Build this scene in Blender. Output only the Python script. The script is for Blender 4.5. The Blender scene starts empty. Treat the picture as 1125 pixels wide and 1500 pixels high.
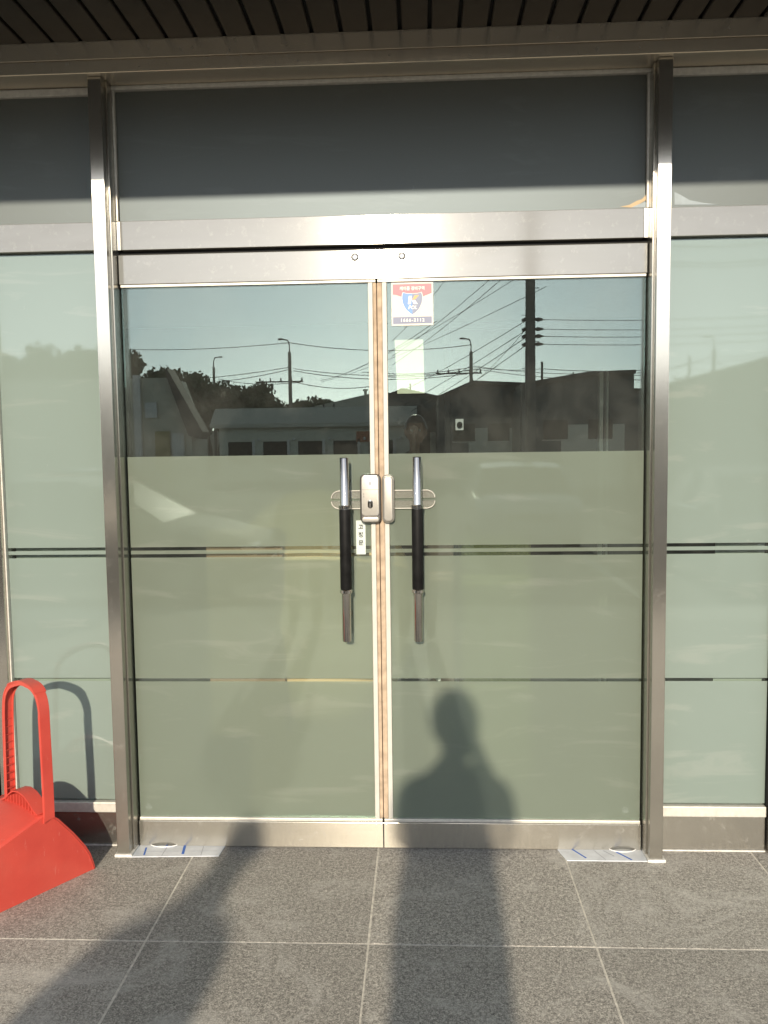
import bpy, bmesh, math, random
from mathutils import Vector, Matrix
S = bpy.context.scene
COL = S.collection
rnd = random.Random(7)

# ------------------------------------------------------------------ camera
CAM_H, CAM_D, F = 1.44364, 2.8959, 1213.1
CAM = Vector((0, -CAM_D, CAM_H))
RX = Vector((0.9988727, 0.0456888, -0.0128777))
RY = Vector((-0.0092951, -0.0777759, -0.9969275))
RZ = Vector((-0.0465500, 0.9959234, -0.0772635))
cd = bpy.data.cameras.new('camera'); cam = bpy.data.objects.new('camera', cd); COL.objects.link(cam)
m = Matrix((RX, -RY, -RZ)).transposed().to_4x4(); m.translation = CAM
cam.matrix_world = m
cd.sensor_fit = 'VERTICAL'; cd.sensor_height = 36; cd.lens = F / 1500 * 36
cd.clip_start = 0.02; cd.clip_end = 2000
S.camera = cam

# ------------------------------------------------------------------ sun, sky, exposure
SUN = Vector((-0.04338, -0.94693, 0.31850)).normalized()
w = bpy.data.worlds.new('World'); S.world = w; w.use_nodes = True
nt = w.node_tree; bg = nt.nodes['Background']
sk = nt.nodes.new('ShaderNodeTexSky'); sk.sky_type = 'NISHITA'; sk.sun_disc = False
sk.sun_elevation = math.asin(SUN.z); sk.sun_rotation = math.atan2(SUN.x, SUN.y)
sk.air_density = .85; sk.dust_density = .4; sk.ozone_density = 2.0
hs = nt.nodes.new('ShaderNodeHueSaturation'); hs.inputs['Saturation'].default_value = .35
nt.links.new(sk.outputs[0], hs.inputs['Color']); nt.links.new(hs.outputs[0], bg.inputs[0]); bg.inputs[1].default_value = 0.15
sd = bpy.data.lights.new('sun', 'SUN'); sd.energy = 3.55; sd.angle = math.radians(1.0); sd.color = (1.0, 0.87, 0.69)
so = bpy.data.objects.new('sun', sd); COL.objects.link(so); so.rotation_euler = SUN.to_track_quat('Z', 'Y').to_euler(); so.location = (0, -30, 20)
S.view_settings.view_transform = 'Standard'; S.view_settings.look = 'None'
S.view_settings.exposure = 0.64; S.view_settings.gamma = 1
S.render.engine = 'CYCLES'
c = S.cycles; c.max_bounces = 10; c.transparent_max_bounces = 24; c.glossy_bounces = 5; c.diffuse_bounces = 3; c.transmission_bounces = 8
c.use_denoising = True; c.caustics_reflective = False; c.caustics_refractive = False; c.sample_clamp_indirect = 6

# ------------------------------------------------------------------ materials
class N:
    def __init__(s, name):
        s.m = bpy.data.materials.new(name); s.m.use_nodes = True; s.t = s.m.node_tree; s.t.nodes.clear()
        s.out = s.t.nodes.new('ShaderNodeOutputMaterial')
    def n(s, typ, **k):
        x = s.t.nodes.new('ShaderNode' + typ)
        for a, b in k.items():
            setattr(x, a, b)
        return x
    def put(s, node, sock, v):
        if v is None: return
        if isinstance(v, bpy.types.NodeSocket): s.t.links.new(v, node.inputs[sock])
        else:
            if isinstance(v, tuple) and len(v) == 3 and node.inputs[sock].type == 'RGBA': v = (*v, 1)
            node.inputs[sock].default_value = v
    def coord(s, scale=(1, 1, 1), kind='Object'):
        a = s.n('TexCoord'); b = s.n('Mapping'); s.put(b, 'Vector', a.outputs[kind]); s.put(b, 'Scale', scale); return b.outputs[0]
    def noise(s, vec, scale, detail=4, rough=.55, dist=0):
        x = s.n('TexNoise'); s.put(x, 'Vector', vec); s.put(x, 'Scale', scale); s.put(x, 'Detail', detail); s.put(x, 'Roughness', rough); s.put(x, 'Distortion', dist)
        return x.outputs['Fac']
    def ramp(s, fac, stops):
        x = s.n('ValToRGB'); r = x.color_ramp
        while len(r.elements) < len(stops): r.elements.new(.5)
        for e, (p, col) in zip(r.elements, stops):
            e.position = p; e.color = (*col, 1) if isinstance(col, tuple) else (col, col, col, 1)
        s.put(x, 'Fac', fac); return x.outputs['Color']
    def mixc(s, fac, a, b, mode='MIX'):
        x = s.n('MixRGB', blend_type=mode); s.put(x, 'Fac', fac); s.put(x, 'Color1', a); s.put(x, 'Color2', b); return x.outputs[0]
    def math(s, op, a, b=0.0):
        x = s.n('Math', operation=op); s.put(x, 0, a); s.put(x, 1, b); return x.outputs[0]
    def bump(s, h, strength=.3, dist=.002):
        x = s.n('Bump'); s.put(x, 'Height', h); s.put(x, 'Strength', strength); s.put(x, 'Distance', dist); return x.outputs[0]
    def bsdf(s, **k):
        x = s.n('BsdfPrincipled')
        for a, b in k.items(): s.put(x, a.replace('_', ' '), b)
        return x.outputs[0]
    def mix(s, fac, a, b):
        x = s.n('MixShader'); s.put(x, 0, fac); s.t.links.new(a, x.inputs[1]); s.t.links.new(b, x.inputs[2]); return x.outputs[0]
    def done(s, sh):
        s.t.links.new(sh, s.out.inputs['Surface']); return s.m

def plain(name, col, rough=.6, metal=0.0, var=.12, scale=20, bump=0.0, **k):
    a = N(name); v = a.coord()
    f = a.noise(v, scale, 5)
    col2 = tuple(min(1, x * (1 + var)) for x in col); col1 = tuple(x * (1 - var) for x in col)
    cc = a.ramp(f, [(.3, col1), (.7, col2)])
    kw = dict(Base_Color=cc, Roughness=rough, Metallic=metal, **k)
    if bump: kw['Normal'] = a.bump(f, bump)
    return a.done(a.bsdf(**kw))

def steel(name, grain, base=(.60, .57, .50), rough=.21, wear=.35, dif=.30):
    a = N(name)
    # grain 'h' = brushed along x, highlights spread vertically; 'v' = brushed along z
    sc = (3, 300, 420) if grain == 'h' else (420, 300, 3)
    g = a.noise(a.coord(sc), 1.0, 3, .6)
    big = a.noise(a.coord((1.2, 1, 5) if grain == 'h' else (6, 1, 1.1)), 1.6, 6, .65, .6)
    spots = a.noise(a.coord(), 38, 6, .7)
    dirt = a.ramp(spots, [(.56, 0.0), (.72, 1.0)])
    bc = a.mixc(a.math('MULTIPLY', big, .55), base, tuple(x * .78 for x in base))
    bc = a.mixc(a.math('MULTIPLY', g, .12), bc, tuple(min(1, x * 1.3) for x in base))
    bc = a.mixc(a.math('MULTIPLY', dirt, wear * .35), bc, (.62, .60, .55))
    r = a.math('ADD', a.math('MULTIPLY', g, .03), a.math('ADD', a.math('MULTIPLY', big, .06), rough - .045))
    tan = a.n('CombineXYZ'); tan.inputs[0].default_value = 0 if grain == 'h' else 1; tan.inputs[2].default_value = 1 if grain == 'h' else 0
    sh = a.bsdf(Base_Color=bc, Metallic=1.0, Roughness=r, Anisotropic=.95, Tangent=tan.outputs[0], Normal=a.bump(g, .02, .0004))
    dd = a.n('BsdfDiffuse'); a.put(dd, 0, a.mixc(big, (.50, .49, .44), (.40, .39, .35)))
    return a.done(a.mix(a.math('ADD', a.math('MULTIPLY', dirt, wear * .25), dif), sh, dd.outputs[0]))

def glass(name, refl=.064, fm=1.0, tint=(.93, .97, .95), rough=.0, dust=.034, gtint=(.79, .95, .91)):
    a = N(name)
    tr = a.n('BsdfTransparent'); a.put(tr, 0, tint)
    gl = a.n('BsdfGlossy'); a.put(gl, 0, gtint); a.put(gl, 'Roughness', rough)
    lw = a.n('Fresnel'); lw.inputs[0].default_value = 1.45
    f = a.math('ADD', a.math('MULTIPLY', lw.outputs[0], fm), refl)
    sh = a.mix(f, tr.outputs[0], gl.outputs[0])
    # dust, finger wipes and splashes
    n1 = a.noise(a.coord((1, 1, 1)), 1.9, 8, .68, .3)
    n2 = a.noise(a.coord((1, 1, .55)), 34, 6, .75)
    n3 = a.noise(a.coord((1, 1, 1)), 210, 3, .7)
    st = a.ramp(n1, [(.44, .25), (.62, 1.0)]); sp = a.ramp(n2, [(.60, 0.0), (.70, 1.0)]); s3 = a.ramp(n3, [(.68, 0.0), (.76, 1.0)])
    d = a.math('MULTIPLY', st, dust)
    d = a.math('ADD', d, a.math('MULTIPLY', sp, dust * .9)); d = a.math('ADD', d, a.math('MULTIPLY', s3, dust * 1.6))
    df = a.n('BsdfDiffuse'); a.put(df, 0, (.62, .62, .56))
    return a.done(a.mix(d, sh, df.outputs[0]))

def film(name, col, dif=.34, trans=.30, rough=.30, gloss=.055, grough=.03, dirt=1.0, gcol=(.80, .93, .96)):
    a = N(name)
    n1 = a.noise(a.coord(), 1.7, 5, .6); n2 = a.noise(a.coord((60, 60, 2)), 1, 3)
    cc = a.mixc(a.math('MULTIPLY', n1, .35), col, tuple(x * .8 for x in col))
    mp = a.n('Mapping'); tc = a.n('TexCoord'); a.put(mp, 'Vector', tc.outputs['Object']); mp.inputs['Rotation'].default_value = (0, .75, 0); mp.inputs['Scale'].default_value = (1.6, 1, 9)
    sm = a.noise(mp.outputs[0], 1.5, 5, .6, .8); sp = a.noise(a.coord((1, 1, .6)), 26, 7, .8, .5); fine = a.noise(a.coord(), 160, 3, .7)
    sf = a.math('ADD', a.math('MULTIPLY', a.ramp(sm, [(.57, 0.0), (.66, 1.0)]), .16), a.math('ADD', a.math('MULTIPLY', a.ramp(sp, [(.66, 0.0), (.72, 1.0)]), .30), a.math('MULTIPLY', a.ramp(fine, [(.70, 0.0), (.78, 1.0)]), .22)))
    cc = a.mixc(a.math('MULTIPLY', sf, dirt), cc, (.78, .78, .72))
    df = a.n('BsdfDiffuse'); a.put(df, 0, cc)
    tr = a.n('BsdfTransparent'); a.put(tr, 0, (.92, .97, .92))
    rf = a.n('BsdfRefraction'); a.put(rf, 0, (.92, .97, .92)); a.put(rf, 'Roughness', rough); a.put(rf, 'IOR', 1.25)
    tl = a.n('BsdfTranslucent'); a.put(tl, 0, cc)
    sh = a.mix(trans / (1 - dif), rf.outputs[0], tr.outputs[0])
    s2 = a.mix(.45, df.outputs[0], tl.outputs[0])
    gl = a.n('BsdfGlossy'); a.put(gl, 0, gcol); a.put(gl, 'Roughness', grough)
    return a.done(a.mix(gloss, a.mix(1 - dif, s2, sh), gl.outputs[0]))

M = {}
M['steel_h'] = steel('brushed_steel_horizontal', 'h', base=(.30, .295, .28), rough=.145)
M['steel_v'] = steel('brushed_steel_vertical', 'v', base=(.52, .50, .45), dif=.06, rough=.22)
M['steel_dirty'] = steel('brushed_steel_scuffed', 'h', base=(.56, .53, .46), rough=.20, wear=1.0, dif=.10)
M['bronze'] = steel('header_steel', 'h', base=(.84, .71, .53), rough=.26, wear=.3)
M['bead'] = plain('glazing_bead', (.62, .60, .54), .45, .3, .1, 60)
M['glass'] = glass('window_glass')
M['glass_side'] = glass('side_window_glass', refl=.02, dust=.03)
M['glass_up'] = glass('upper_window_glass', refl=.0, fm=.0, dust=.01, rough=.12)
M['film'] = film('frosted_film', (.51, .565, .475), dif=.34, trans=.48, rough=.5, gloss=.045, dirt=1.6)
M['film_side'] = film('pale_frosted_film', (.42, .51, .46), dif=.82, trans=.05, rough=.5, gloss=.09)
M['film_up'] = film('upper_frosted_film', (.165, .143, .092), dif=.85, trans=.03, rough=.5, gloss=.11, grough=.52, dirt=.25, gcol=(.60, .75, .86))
M['chrome'] = plain('polished_chrome', (.52, .50, .47), .09, 1.0, .05, 40)
M['black_grip'] = plain('black_wood_grip', (.008, .008, .008), .55, 0, .4, 30, Specular_IOR_Level=.12)
M['silver'] = plain('silver_plastic', (.36, .345, .31), .36, .55, .04, 90)
M['silver_dark'] = plain('dark_silver_plastic', (.20, .19, .18), .3, .8, .05, 90)
M['white_strip'] = plain('white_edge_strip', (.50, .49, .44), .5, 0, .06, 25)
M['foam'] = plain('tan_weather_strip', (.43, .33, .235), .9, 0, .25, 28, .8)
M['rubber'] = plain('black_rubber', (.012, .012, .012), .7, Specular_IOR_Level=.1)
M['black'] = plain('black_plastic', (.008, .008, .008), .6, Specular_IOR_Level=.08)
M['caulk'] = plain('white_caulk', (.66, .65, .60), .85, 0, .2, 70, .6)
M['plate_film'] = plain('protective_sheet', (.60, .64, .68), .4, 0, .12, 18, .2)
M['blue_mark'] = plain('blue_mark', (.04, .14, .50), .6)
M['grey_mark'] = plain('grey_mark', (.35, .37, .40), .6)
M['white_pl'] = plain('white_plastic', (.78, .78, .76), .4)

def acrylic():
    a = N('clear_acrylic'); tr = a.n('BsdfTransparent'); a.put(tr, 0, (.90, .92, .90))
    gl = a.n('BsdfGlossy'); a.put(gl, 'Roughness', .12); a.put(gl, 0, (.95, .95, .92))
    df = a.n('BsdfDiffuse'); a.put(df, 0, (.62, .60, .54))
    f = a.n('Fresnel'); f.inputs[0].default_value = 1.5
    return a.done(a.mix(.16, a.mix(a.math('ADD', f.outputs[0], .10), tr.outputs[0], gl.outputs[0]), df.outputs[0]))
M['acrylic'] = acrylic()

def granite():
    a = N('flamed_granite'); v = a.coord(kind='Object')
    info = a.n('ObjectInfo')
    off = a.n('VectorMath', operation='ADD'); geo = a.n('NewGeometry'); a.put(off, 0, geo.outputs['Position']); 
    cmb = a.n('CombineXYZ'); a.put(cmb, 0, a.math('MULTIPLY', info.outputs['Random'], 37.0)); a.put(off, 1, cmb.outputs[0])
    p = off.outputs[0]
    f1 = a.noise(p, 230, 4, .7); f2 = a.noise(p, 95, 5, .72, .5); f3 = a.noise(p, 2.2, 5, .6, .8)
    vo = a.n('TexVoronoi'); a.put(vo, 'Vector', p); a.put(vo, 'Scale', 260); 
    mixed = a.math('ADD', a.math('MULTIPLY', f1, .55), a.math('MULTIPLY', f2, .45))
    cc = a.ramp(mixed, [(.38, (.09, .085, .078)), (.46, (.25, .235, .21)), (.53, (.46, .435, .385)), (.62, (.80, .76, .67))])
    cc = a.mixc(a.math('MULTIPLY', a.ramp(vo.outputs['Distance'], [(.15, 1.0), (.35, 0.0)]), .30), cc, (.09, .085, .08))
    cc = a.mixc(a.math('MULTIPLY', f3, .35), cc, (.26, .245, .22))
    # cement haze left on the slabs
    n4 = a.noise(geo.outputs['Position'], 3.1, 7, .75, 1.5)
    cc = a.mixc(a.math('MULTIPLY', a.ramp(n4, [(.51, 0.0), (.70, 1.0)]), .62), cc, (.60, .58, .53))
    val = a.math('ADD', .82, a.math('MULTIPLY', info.outputs['Random'], .28))
    hs = a.n('HueSaturation'); a.put(hs, 'Value', val); a.put(hs, 'Color', cc)
    return a.done(a.bsdf(Base_Color=hs.outputs[0], Roughness=.72, Normal=a.bump(mixed, .55, .0025)))
M['granite'] = granite()
M['grout'] = plain('cement_grout', (.60, .57, .50), .95, 0, .25, 60, .5)
M['asphalt'] = plain('asphalt', (.075, .073, .068), .9, 0, .3, 60, .4)
M['kerb'] = plain('kerb_stone', (.28, .27, .25), .8, 0, .15, 30, .3)
M['paint'] = plain('road_paint', (.7, .7, .66), .7)
def red_plastic():
    a = N('red_plastic'); n1 = a.noise(a.coord(), 7, 6, .65); n2 = a.noise(a.coord((1, 1, .3)), 90, 4, .7); n3 = a.noise(a.coord(), 3.0, 3)
    cc = a.ramp(n1, [(.3, (.47, .052, .038)), (.7, (.56, .070, .048))])
    cc = a.mixc(a.math('MULTIPLY', a.ramp(n2, [(.63, 0.0), (.72, 1.0)]), .30), cc, (.62, .30, .25))
    cc = a.mixc(a.math('MULTIPLY', a.ramp(n3, [(.50, 0.0), (.75, 1.0)]), .22), cc, (.52, .20, .14))
    return a.done(a.bsdf(Base_Color=cc, Roughness=a.math('ADD', .34, a.math('MULTIPLY', n1, .25)), Normal=a.bump(n2, .08, .001)))
M['red'] = red_plastic()
M['soffit'] = plain('dark_brown_panel', (.045, .038, .031), .38, .3, .15, 14)
M['slot'] = plain('black_slot', (.006, .006, .006), .8)
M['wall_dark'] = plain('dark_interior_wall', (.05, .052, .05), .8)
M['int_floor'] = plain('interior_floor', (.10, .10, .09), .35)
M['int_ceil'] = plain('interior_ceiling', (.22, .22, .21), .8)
M['cladding'] = plain('facade_cladding', (.30, .28, .25), .6)
M['blind'] = plain('blind_fabric', (.30, .33, .29), .9, 0, .03, 4)
M['scrap_blue'] = plain('blue_grey_scrap', (.26, .31, .34), .5)
M['tanwood'] = plain('tan_board', (.86, .62, .36), .7, 0, .05, 3)
M['brownwood'] = plain('brown_board', (.26, .17, .10), .6, 0, .2, 3)
M['paper'] = plain('pale_paper', (.50, .53, .42), .8, 0, .04, 3)
M['cardboard'] = plain('cardboard', (.50, .38, .24), .85, 0, .12, 8)
M['pink'] = plain('pink_box', (.34, .24, .20), .8)
M['straw'] = plain('straw_green', (.22, .24, .10), .9, 0, .5, 160)
M['skin'] = plain('skin', (.42, .25, .18), .55)
M['hair'] = plain('black_hair', (.012, .010, .009), .5, 0, .4, 80)
M['shirt'] = plain('dark_grey_shirt', (.05, .055, .065), .9, 0, .2, 12)
M['trousers'] = plain('navy_trousers', (.025, .03, .045), .9, 0, .2, 12)
M['shirt2'] = plain('olive_jacket', (.07, .075, .05), .9, 0, .2, 12)
M['shoe'] = plain('shoe', (.03, .03, .03), .6)
M['bark'] = plain('bark', (.10, .075, .055), .9)
M['leaf'] = plain('pine_foliage', (.075, .105, .05), .7, 0, .5, 3)
M['leaf2'] = plain('dull_foliage', (.095, .11, .06), .7, 0, .5, 3)
M['concrete_pole'] = plain('concrete_pole', (.20, .19, .175), .85)
M['wire'] = plain('cable', (.012, .012, .012), .7)
M['shed_wall'] = plain('beige_shed_wall', (.62, .60, .50), .8, var=.03)
M['shed_dark'] = plain('grey_roof', (.07, .07, .07), .8)
M['far_wall'] = plain('grey_plaster', (.74, .73, .62), .85, var=.04)
M['far_roof'] = plain('faded_roof', (.62, .60, .52), .85, var=.05)
M['box_wall'] = plain('slate_cladding', (.10, .115, .12), .6, var=.03)
M['win_dark'] = plain('dark_window', (.015, .018, .02), .5, Specular_IOR_Level=.2)
M['yellowdoor'] = plain('ochre_door', (.40, .33, .13), .6)
M['orange_sign'] = plain('orange_sign', (.55, .20, .10), .6)
M['car_white'] = plain('white_car_paint', (.72, .72, .70), .25, 0, .02, 5, Coat_Weight=.8)
M['car_silver'] = plain('silver_car_paint', (.16, .165, .17), 0.65, 0, .02, 5, Specular_IOR_Level=.2)
M['car_grey'] = plain('grey_car_paint', (.10, .11, .12), .25, .4, .02, 5, Coat_Weight=.8)
M['lamp'] = plain('lamp_lens', (.8, .8, .8), .1)
M['tail'] = plain('red_lens', (.4, .02, .02), .2)
M['st_white'] = plain('sticker_white', (.55, .52, .44), .45, 0, .02)
M['st_red'] = plain('sticker_red', (.50, .10, .13), .45, 0, .03)
M['st_blue'] = plain('sticker_blue', (.07, .20, .52), .45, 0, .1)
M['st_grey'] = plain('sticker_slate', (.13, .16, .25), .45, 0, .1)
M['st_navy'] = plain('sticker_navy', (.13, .15, .24), .45, 0, .03)
M['st_orange'] = plain('sticker_orange', (.75, .28, .06), .45, 0, .03)
M['st_lett'] = plain('sticker_letter', (.66, .64, .58), .45, 0, .02)
M['ink'] = plain('black_ink', (.03, .03, .03), .6)
M['label_pale'] = plain('pale_label', (.52, .58, .54), .5, 0, .04)

# ------------------------------------------------------------------ helpers
def link(name, me, mat=None, parent=None, loc=(0, 0, 0), rot=(0, 0, 0)):
    o = bpy.data.objects.new(name, me); COL.objects.link(o)
    if mat is not None and me is not None and not me.materials: me.materials.append(M[mat] if isinstance(mat, str) else mat)
    o.location = loc; o.rotation_euler = rot
    if parent: o.parent = parent
    return o
def empty(name, loc=(0, 0, 0), rot=(0, 0, 0)):
    o = bpy.data.objects.new(name, None); COL.objects.link(o); o.location = loc; o.rotation_euler = rot; o.empty_display_size = .1; return o
def tag(o, label=None, cat=None, group=None, kind=None):
    if label: o['label'] = label
    if cat: o['category'] = cat
    if group: o['group'] = group
    if kind: o['kind'] = kind
    return o
def bm_box(bm, x0, x1, y0, y1, z0, z1, bev=0.0, seg=1):
    r = bmesh.ops.create_cube(bm, size=1)
    vs = r['verts']
    bmesh.ops.scale(bm, vec=(x1 - x0, y1 - y0, z1 - z0), verts=vs)
    bmesh.ops.translate(bm, vec=((x0 + x1) / 2, (y0 + y1) / 2, (z0 + z1) / 2), verts=vs)
    if bev:
        es = list({e for v in vs for e in v.link_edges})
        bmesh.ops.bevel(bm, geom=es, offset=bev, segments=seg, affect='EDGES', profile=.5)
def to_mesh(bm, name, smooth=False, angle=None):
    me = bpy.data.meshes.new(name); bm.to_mesh(me); bm.free()
    if smooth:
        me.polygons.foreach_set('use_smooth', [True] * len(me.polygons))
        if angle is not None: me.set_sharp_from_angle(angle=math.radians(angle))
    return me
def box(name, x0, x1, y0, y1, z0, z1, mat, parent=None, bev=.0012, seg=1, loc=(0, 0, 0), smooth=False):
    bm = bmesh.new(); bm_box(bm, x0, x1, y0, y1, z0, z1, bev, seg)
    return link(name, to_mesh(bm, name, smooth, 35 if smooth else None), mat, parent, loc)
def bm_tube(bm, pts, rs, seg=16, cap=True):
    pts = [Vector(p) for p in pts]; rings = []
    if not isinstance(rs, (list, tuple)): rs = [rs] * len(pts)
    up0 = Vector((0, 0, 1))
    for i, p in enumerate(pts):
        d = (pts[min(i + 1, len(pts) - 1)] - pts[max(i - 1, 0)]).normalized()
        a = d.cross(up0)
        if a.length < 1e-3: a = d.cross(Vector((0, 1, 0)))
        a.normalize(); b = d.cross(a).normalized()
        rings.append([bm.verts.new(p + (a * math.cos(t) + b * math.sin(t)) * rs[i]) for t in [2 * math.pi * k / seg for k in range(seg)]])
    for i in range(len(rings) - 1):
        for k in range(seg):
            bm.faces.new((rings[i][k], rings[i][(k + 1) % seg], rings[i + 1][(k + 1) % seg], rings[i + 1][k]))
    if cap:
        bm.faces.new(rings[0][::-1]); bm.faces.new(rings[-1])
def tube(name, pts, rs, mat, parent=None, seg=16, angle=40, loc=(0, 0, 0)):
    bm = bmesh.new(); bm_tube(bm, pts, rs, seg); bmesh.ops.recalc_face_normals(bm, faces=bm.faces)
    return link(name, to_mesh(bm, name, True, angle), mat, parent, loc)
def bm_prism(bm, poly, a, b, f):
    """poly: list of 2-d points, f(u,v,w)->3-d, extruded from w=a to w=b"""
    A = [bm.verts.new(f(u, v, a)) for u, v in poly]; B = [bm.verts.new(f(u, v, b)) for u, v in poly]
    n = len(poly)
    bm.faces.new(A); bm.faces.new(B[::-1])
    for i in range(n): bm.faces.new((A[i], A[(i + 1) % n], B[(i + 1) % n], B[i]))
def prism(name, poly, a, b, f, mat, parent=None, bev=0, loc=(0, 0, 0), smooth=False):
    bm = bmesh.new(); bm_prism(bm, poly, a, b, f); bmesh.ops.recalc_face_normals(bm, faces=bm.faces)
    if bev: bmesh.ops.bevel(bm, geom=bm.edges[:], offset=bev, segments=2, affect='EDGES')
    return link(name, to_mesh(bm, name, smooth, 35 if smooth else None), mat, parent, loc)
XZ = lambda u, v, w: (u, w, v)      # facade plane outline, extruded in depth
def text(name, s, size, x, z, y, mat, parent, shear=0, space=1.0, sx=1.0, off=0.0, align='CENTER'):
    cu = bpy.data.curves.new('txt', 'FONT'); cu.body = s; cu.size = size; cu.align_x = align; cu.align_y = 'CENTER'
    cu.shear = shear; cu.space_character = space; cu.offset = off; cu.extrude = .0001; cu.resolution_u = 3
    o = bpy.data.objects.new('txt', cu); COL.objects.link(o)
    bpy.context.view_layer.update()
    me = bpy.data.meshes.new_from_object(o.evaluated_get(bpy.context.evaluated_depsgraph_get()))
    bpy.data.objects.remove(o); me.materials.clear()
    me.transform(Matrix.Translation((x, y, z)) @ Matrix.Diagonal((sx, 1, 1, 1)) @ Matrix.Rotation(math.pi / 2, 4, 'X'))
    return link(name, me, mat, parent)

def ray(px, py):
    q = Vector(((px - 562.5) / F, (py - 750) / F, 1)); return RX * q.x + RY * q.y + RZ * q.z
def on(px, py, y=0.0):
    d = ray(px, py); t = (y + CAM_D) / d.y; return Vector((t * d.x, y, CAM_H + t * d.z))
def behind(px, py, R):
    """point standing R metres in front of the facade that the doors mirror to this spot"""
    d = ray(px, py); t = (CAM_D + R) / d.y; return Vector((t * d.x, -R, CAM_H + t * d.z))

# ------------------------------------------------------------------ ground
LOT = -.30
PAVE_Y = -4.45
box('asphalt_lot', -200, 200, -400, PAVE_Y - .14, LOT - .3, LOT, 'asphalt', bev=0)['kind'] = 'structure'
g = tag(box('land', -600, 600, -900, 40, LOT - .6, LOT - .31, 'asphalt', bev=0), kind='structure')
pav = box('pavement', -9, 9, PAVE_Y, .30, LOT - .1, -.0008, 'grout', bev=0); pav['kind'] = 'structure'
box('kerb', -9, 9, PAVE_Y - .14, PAVE_Y, LOT - .2, .0, 'kerb', pav, bev=.008)
T = .6595
def tile_mesh(w_, d_):
    bm = bmesh.new(); bm_box(bm, 0, w_, 0, d_, -.02, 0, .0009); return to_mesh(bm, 'tile')
tm = tile_mesh(T - .006, T - .006); tm0 = tile_mesh(T - .006, .59 - .006 + .30 - .02)
tm.materials.append(M['granite']); tm0.materials.append(M['granite'])
ys = [-.59 + .003] + [-.59 - T * k + .003 for k in range(1, 6)]
for r_, y in enumerate(ys):
    for k in range(-6, 7):
        x = -.170 + T * k + .003 + (rnd.uniform(-.001, .001))
        link('tile', tm0 if r_ == 0 else tm, None, pav, (x, y, rnd.uniform(0, .0012)))
for k in range(-8, 9):
    box('parking_line', k * 2.5 - .06, k * 2.5 + .06, -10.2, -5.2, LOT + .001, LOT + .004, 'paint', None, 0)['kind'] = 'structure'

# ------------------------------------------------------------------ interior room
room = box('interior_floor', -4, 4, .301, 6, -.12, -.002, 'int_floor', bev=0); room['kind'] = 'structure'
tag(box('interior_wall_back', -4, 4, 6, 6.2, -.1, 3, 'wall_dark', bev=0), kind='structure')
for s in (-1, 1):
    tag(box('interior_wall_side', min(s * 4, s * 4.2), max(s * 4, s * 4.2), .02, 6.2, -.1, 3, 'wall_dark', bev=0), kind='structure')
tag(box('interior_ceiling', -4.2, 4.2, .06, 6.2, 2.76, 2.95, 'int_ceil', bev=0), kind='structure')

# ------------------------------------------------------------------ storefront
front = tag(empty('storefront'), 'brushed steel storefront frame with frosted windows around the double door', 'storefront')
MF = -.09
ML, MR = (-1.100, -1.055), (.774, .819)
SL, SR = (-1.545, -1.500), (1.205, 1.250)
def mullion(x0, x1, yf=MF):
    o = box('mullion', x0, x1, yf, .06, .001, 2.684, 'steel_v', front, .0015, 2)
    return o
mL = mullion(*ML); mR = mullion(*MR); mullion(*SL, -.03); mullion(*SR, -.03)
for x0, x1 in (ML, MR):
    o = box('caulk_foot', x0 - .008, x1 + .010, MF - .008, -.02, .0005, .012, 'caulk', front, .003, 2)
# jamb strip between mullion and door leaf
box('jamb', -1.0548, -1.049, -.055, .05, .001, 2.684, 'steel_v', front, .0008)
box('jamb', .768, .7738, -.055, .05, .001, 2.684, 'steel_v', front, .0008)
# header band, two steel strips with a groove
box('header_strip', -4.2, 4.2, -.110, .0, 2.730, 2.790, 'bronze', front, .002)
box('header_strip', -4.2, 4.2, -.112, .0, 2.686, 2.7275, 'bronze', front, .002)
box('header_groove', -4.2, 4.2, -.104, .0, 2.7276, 2.7299, 'slot', front, 0)
box('header_back', -4.2, 4.2, .001, .06, 2.70, 2.80, 'cladding', front, 0)
def bay(x0, x1, zones, side):
    """frame members and glass between two uprights"""
    # top bead
    box('glazing_bead', x0, x1, -.012, .03, 2.688, 2.6995, 'bead', front, .001)
bay(-1.049, .768, None, 0)
box('glazing_bead', -1.5, -1.1, -.012, .03, 2.660, 2.684, 'bead', front, .001)
box('glazing_bead', .819, 1.205, -.012, .03, 2.660, 2.684, 'bead', front, .001)
box('glazing_bead', -1.049, .768, -.014, .03, 2.672, 2.6855, 'bead', front, .001)
box('glazing_bead', -1.049, -1.041, -.010, .03, 2.236, 2.671, 'bead', front, .001)
box('glazing_bead', .760, .768, -.010, .03, 2.236, 2.671, 'bead', front, .001)
# transoms
TR = (2.137, 2.235)
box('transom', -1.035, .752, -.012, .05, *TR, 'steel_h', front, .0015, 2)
box('transom_end', -1.0488, -1.0352, -.010, .05, *TR, 'steel_v', front, .001)
box('transom_end', .7522, .7678, -.010, .05, *TR, 'steel_v', front, .001)
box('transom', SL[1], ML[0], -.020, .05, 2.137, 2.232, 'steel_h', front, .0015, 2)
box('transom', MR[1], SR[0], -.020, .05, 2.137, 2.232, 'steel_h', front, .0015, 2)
box('transom_gap', -1.049, .768, .012, .05, 2.122, 2.1368, 'slot', front, 0)
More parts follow.
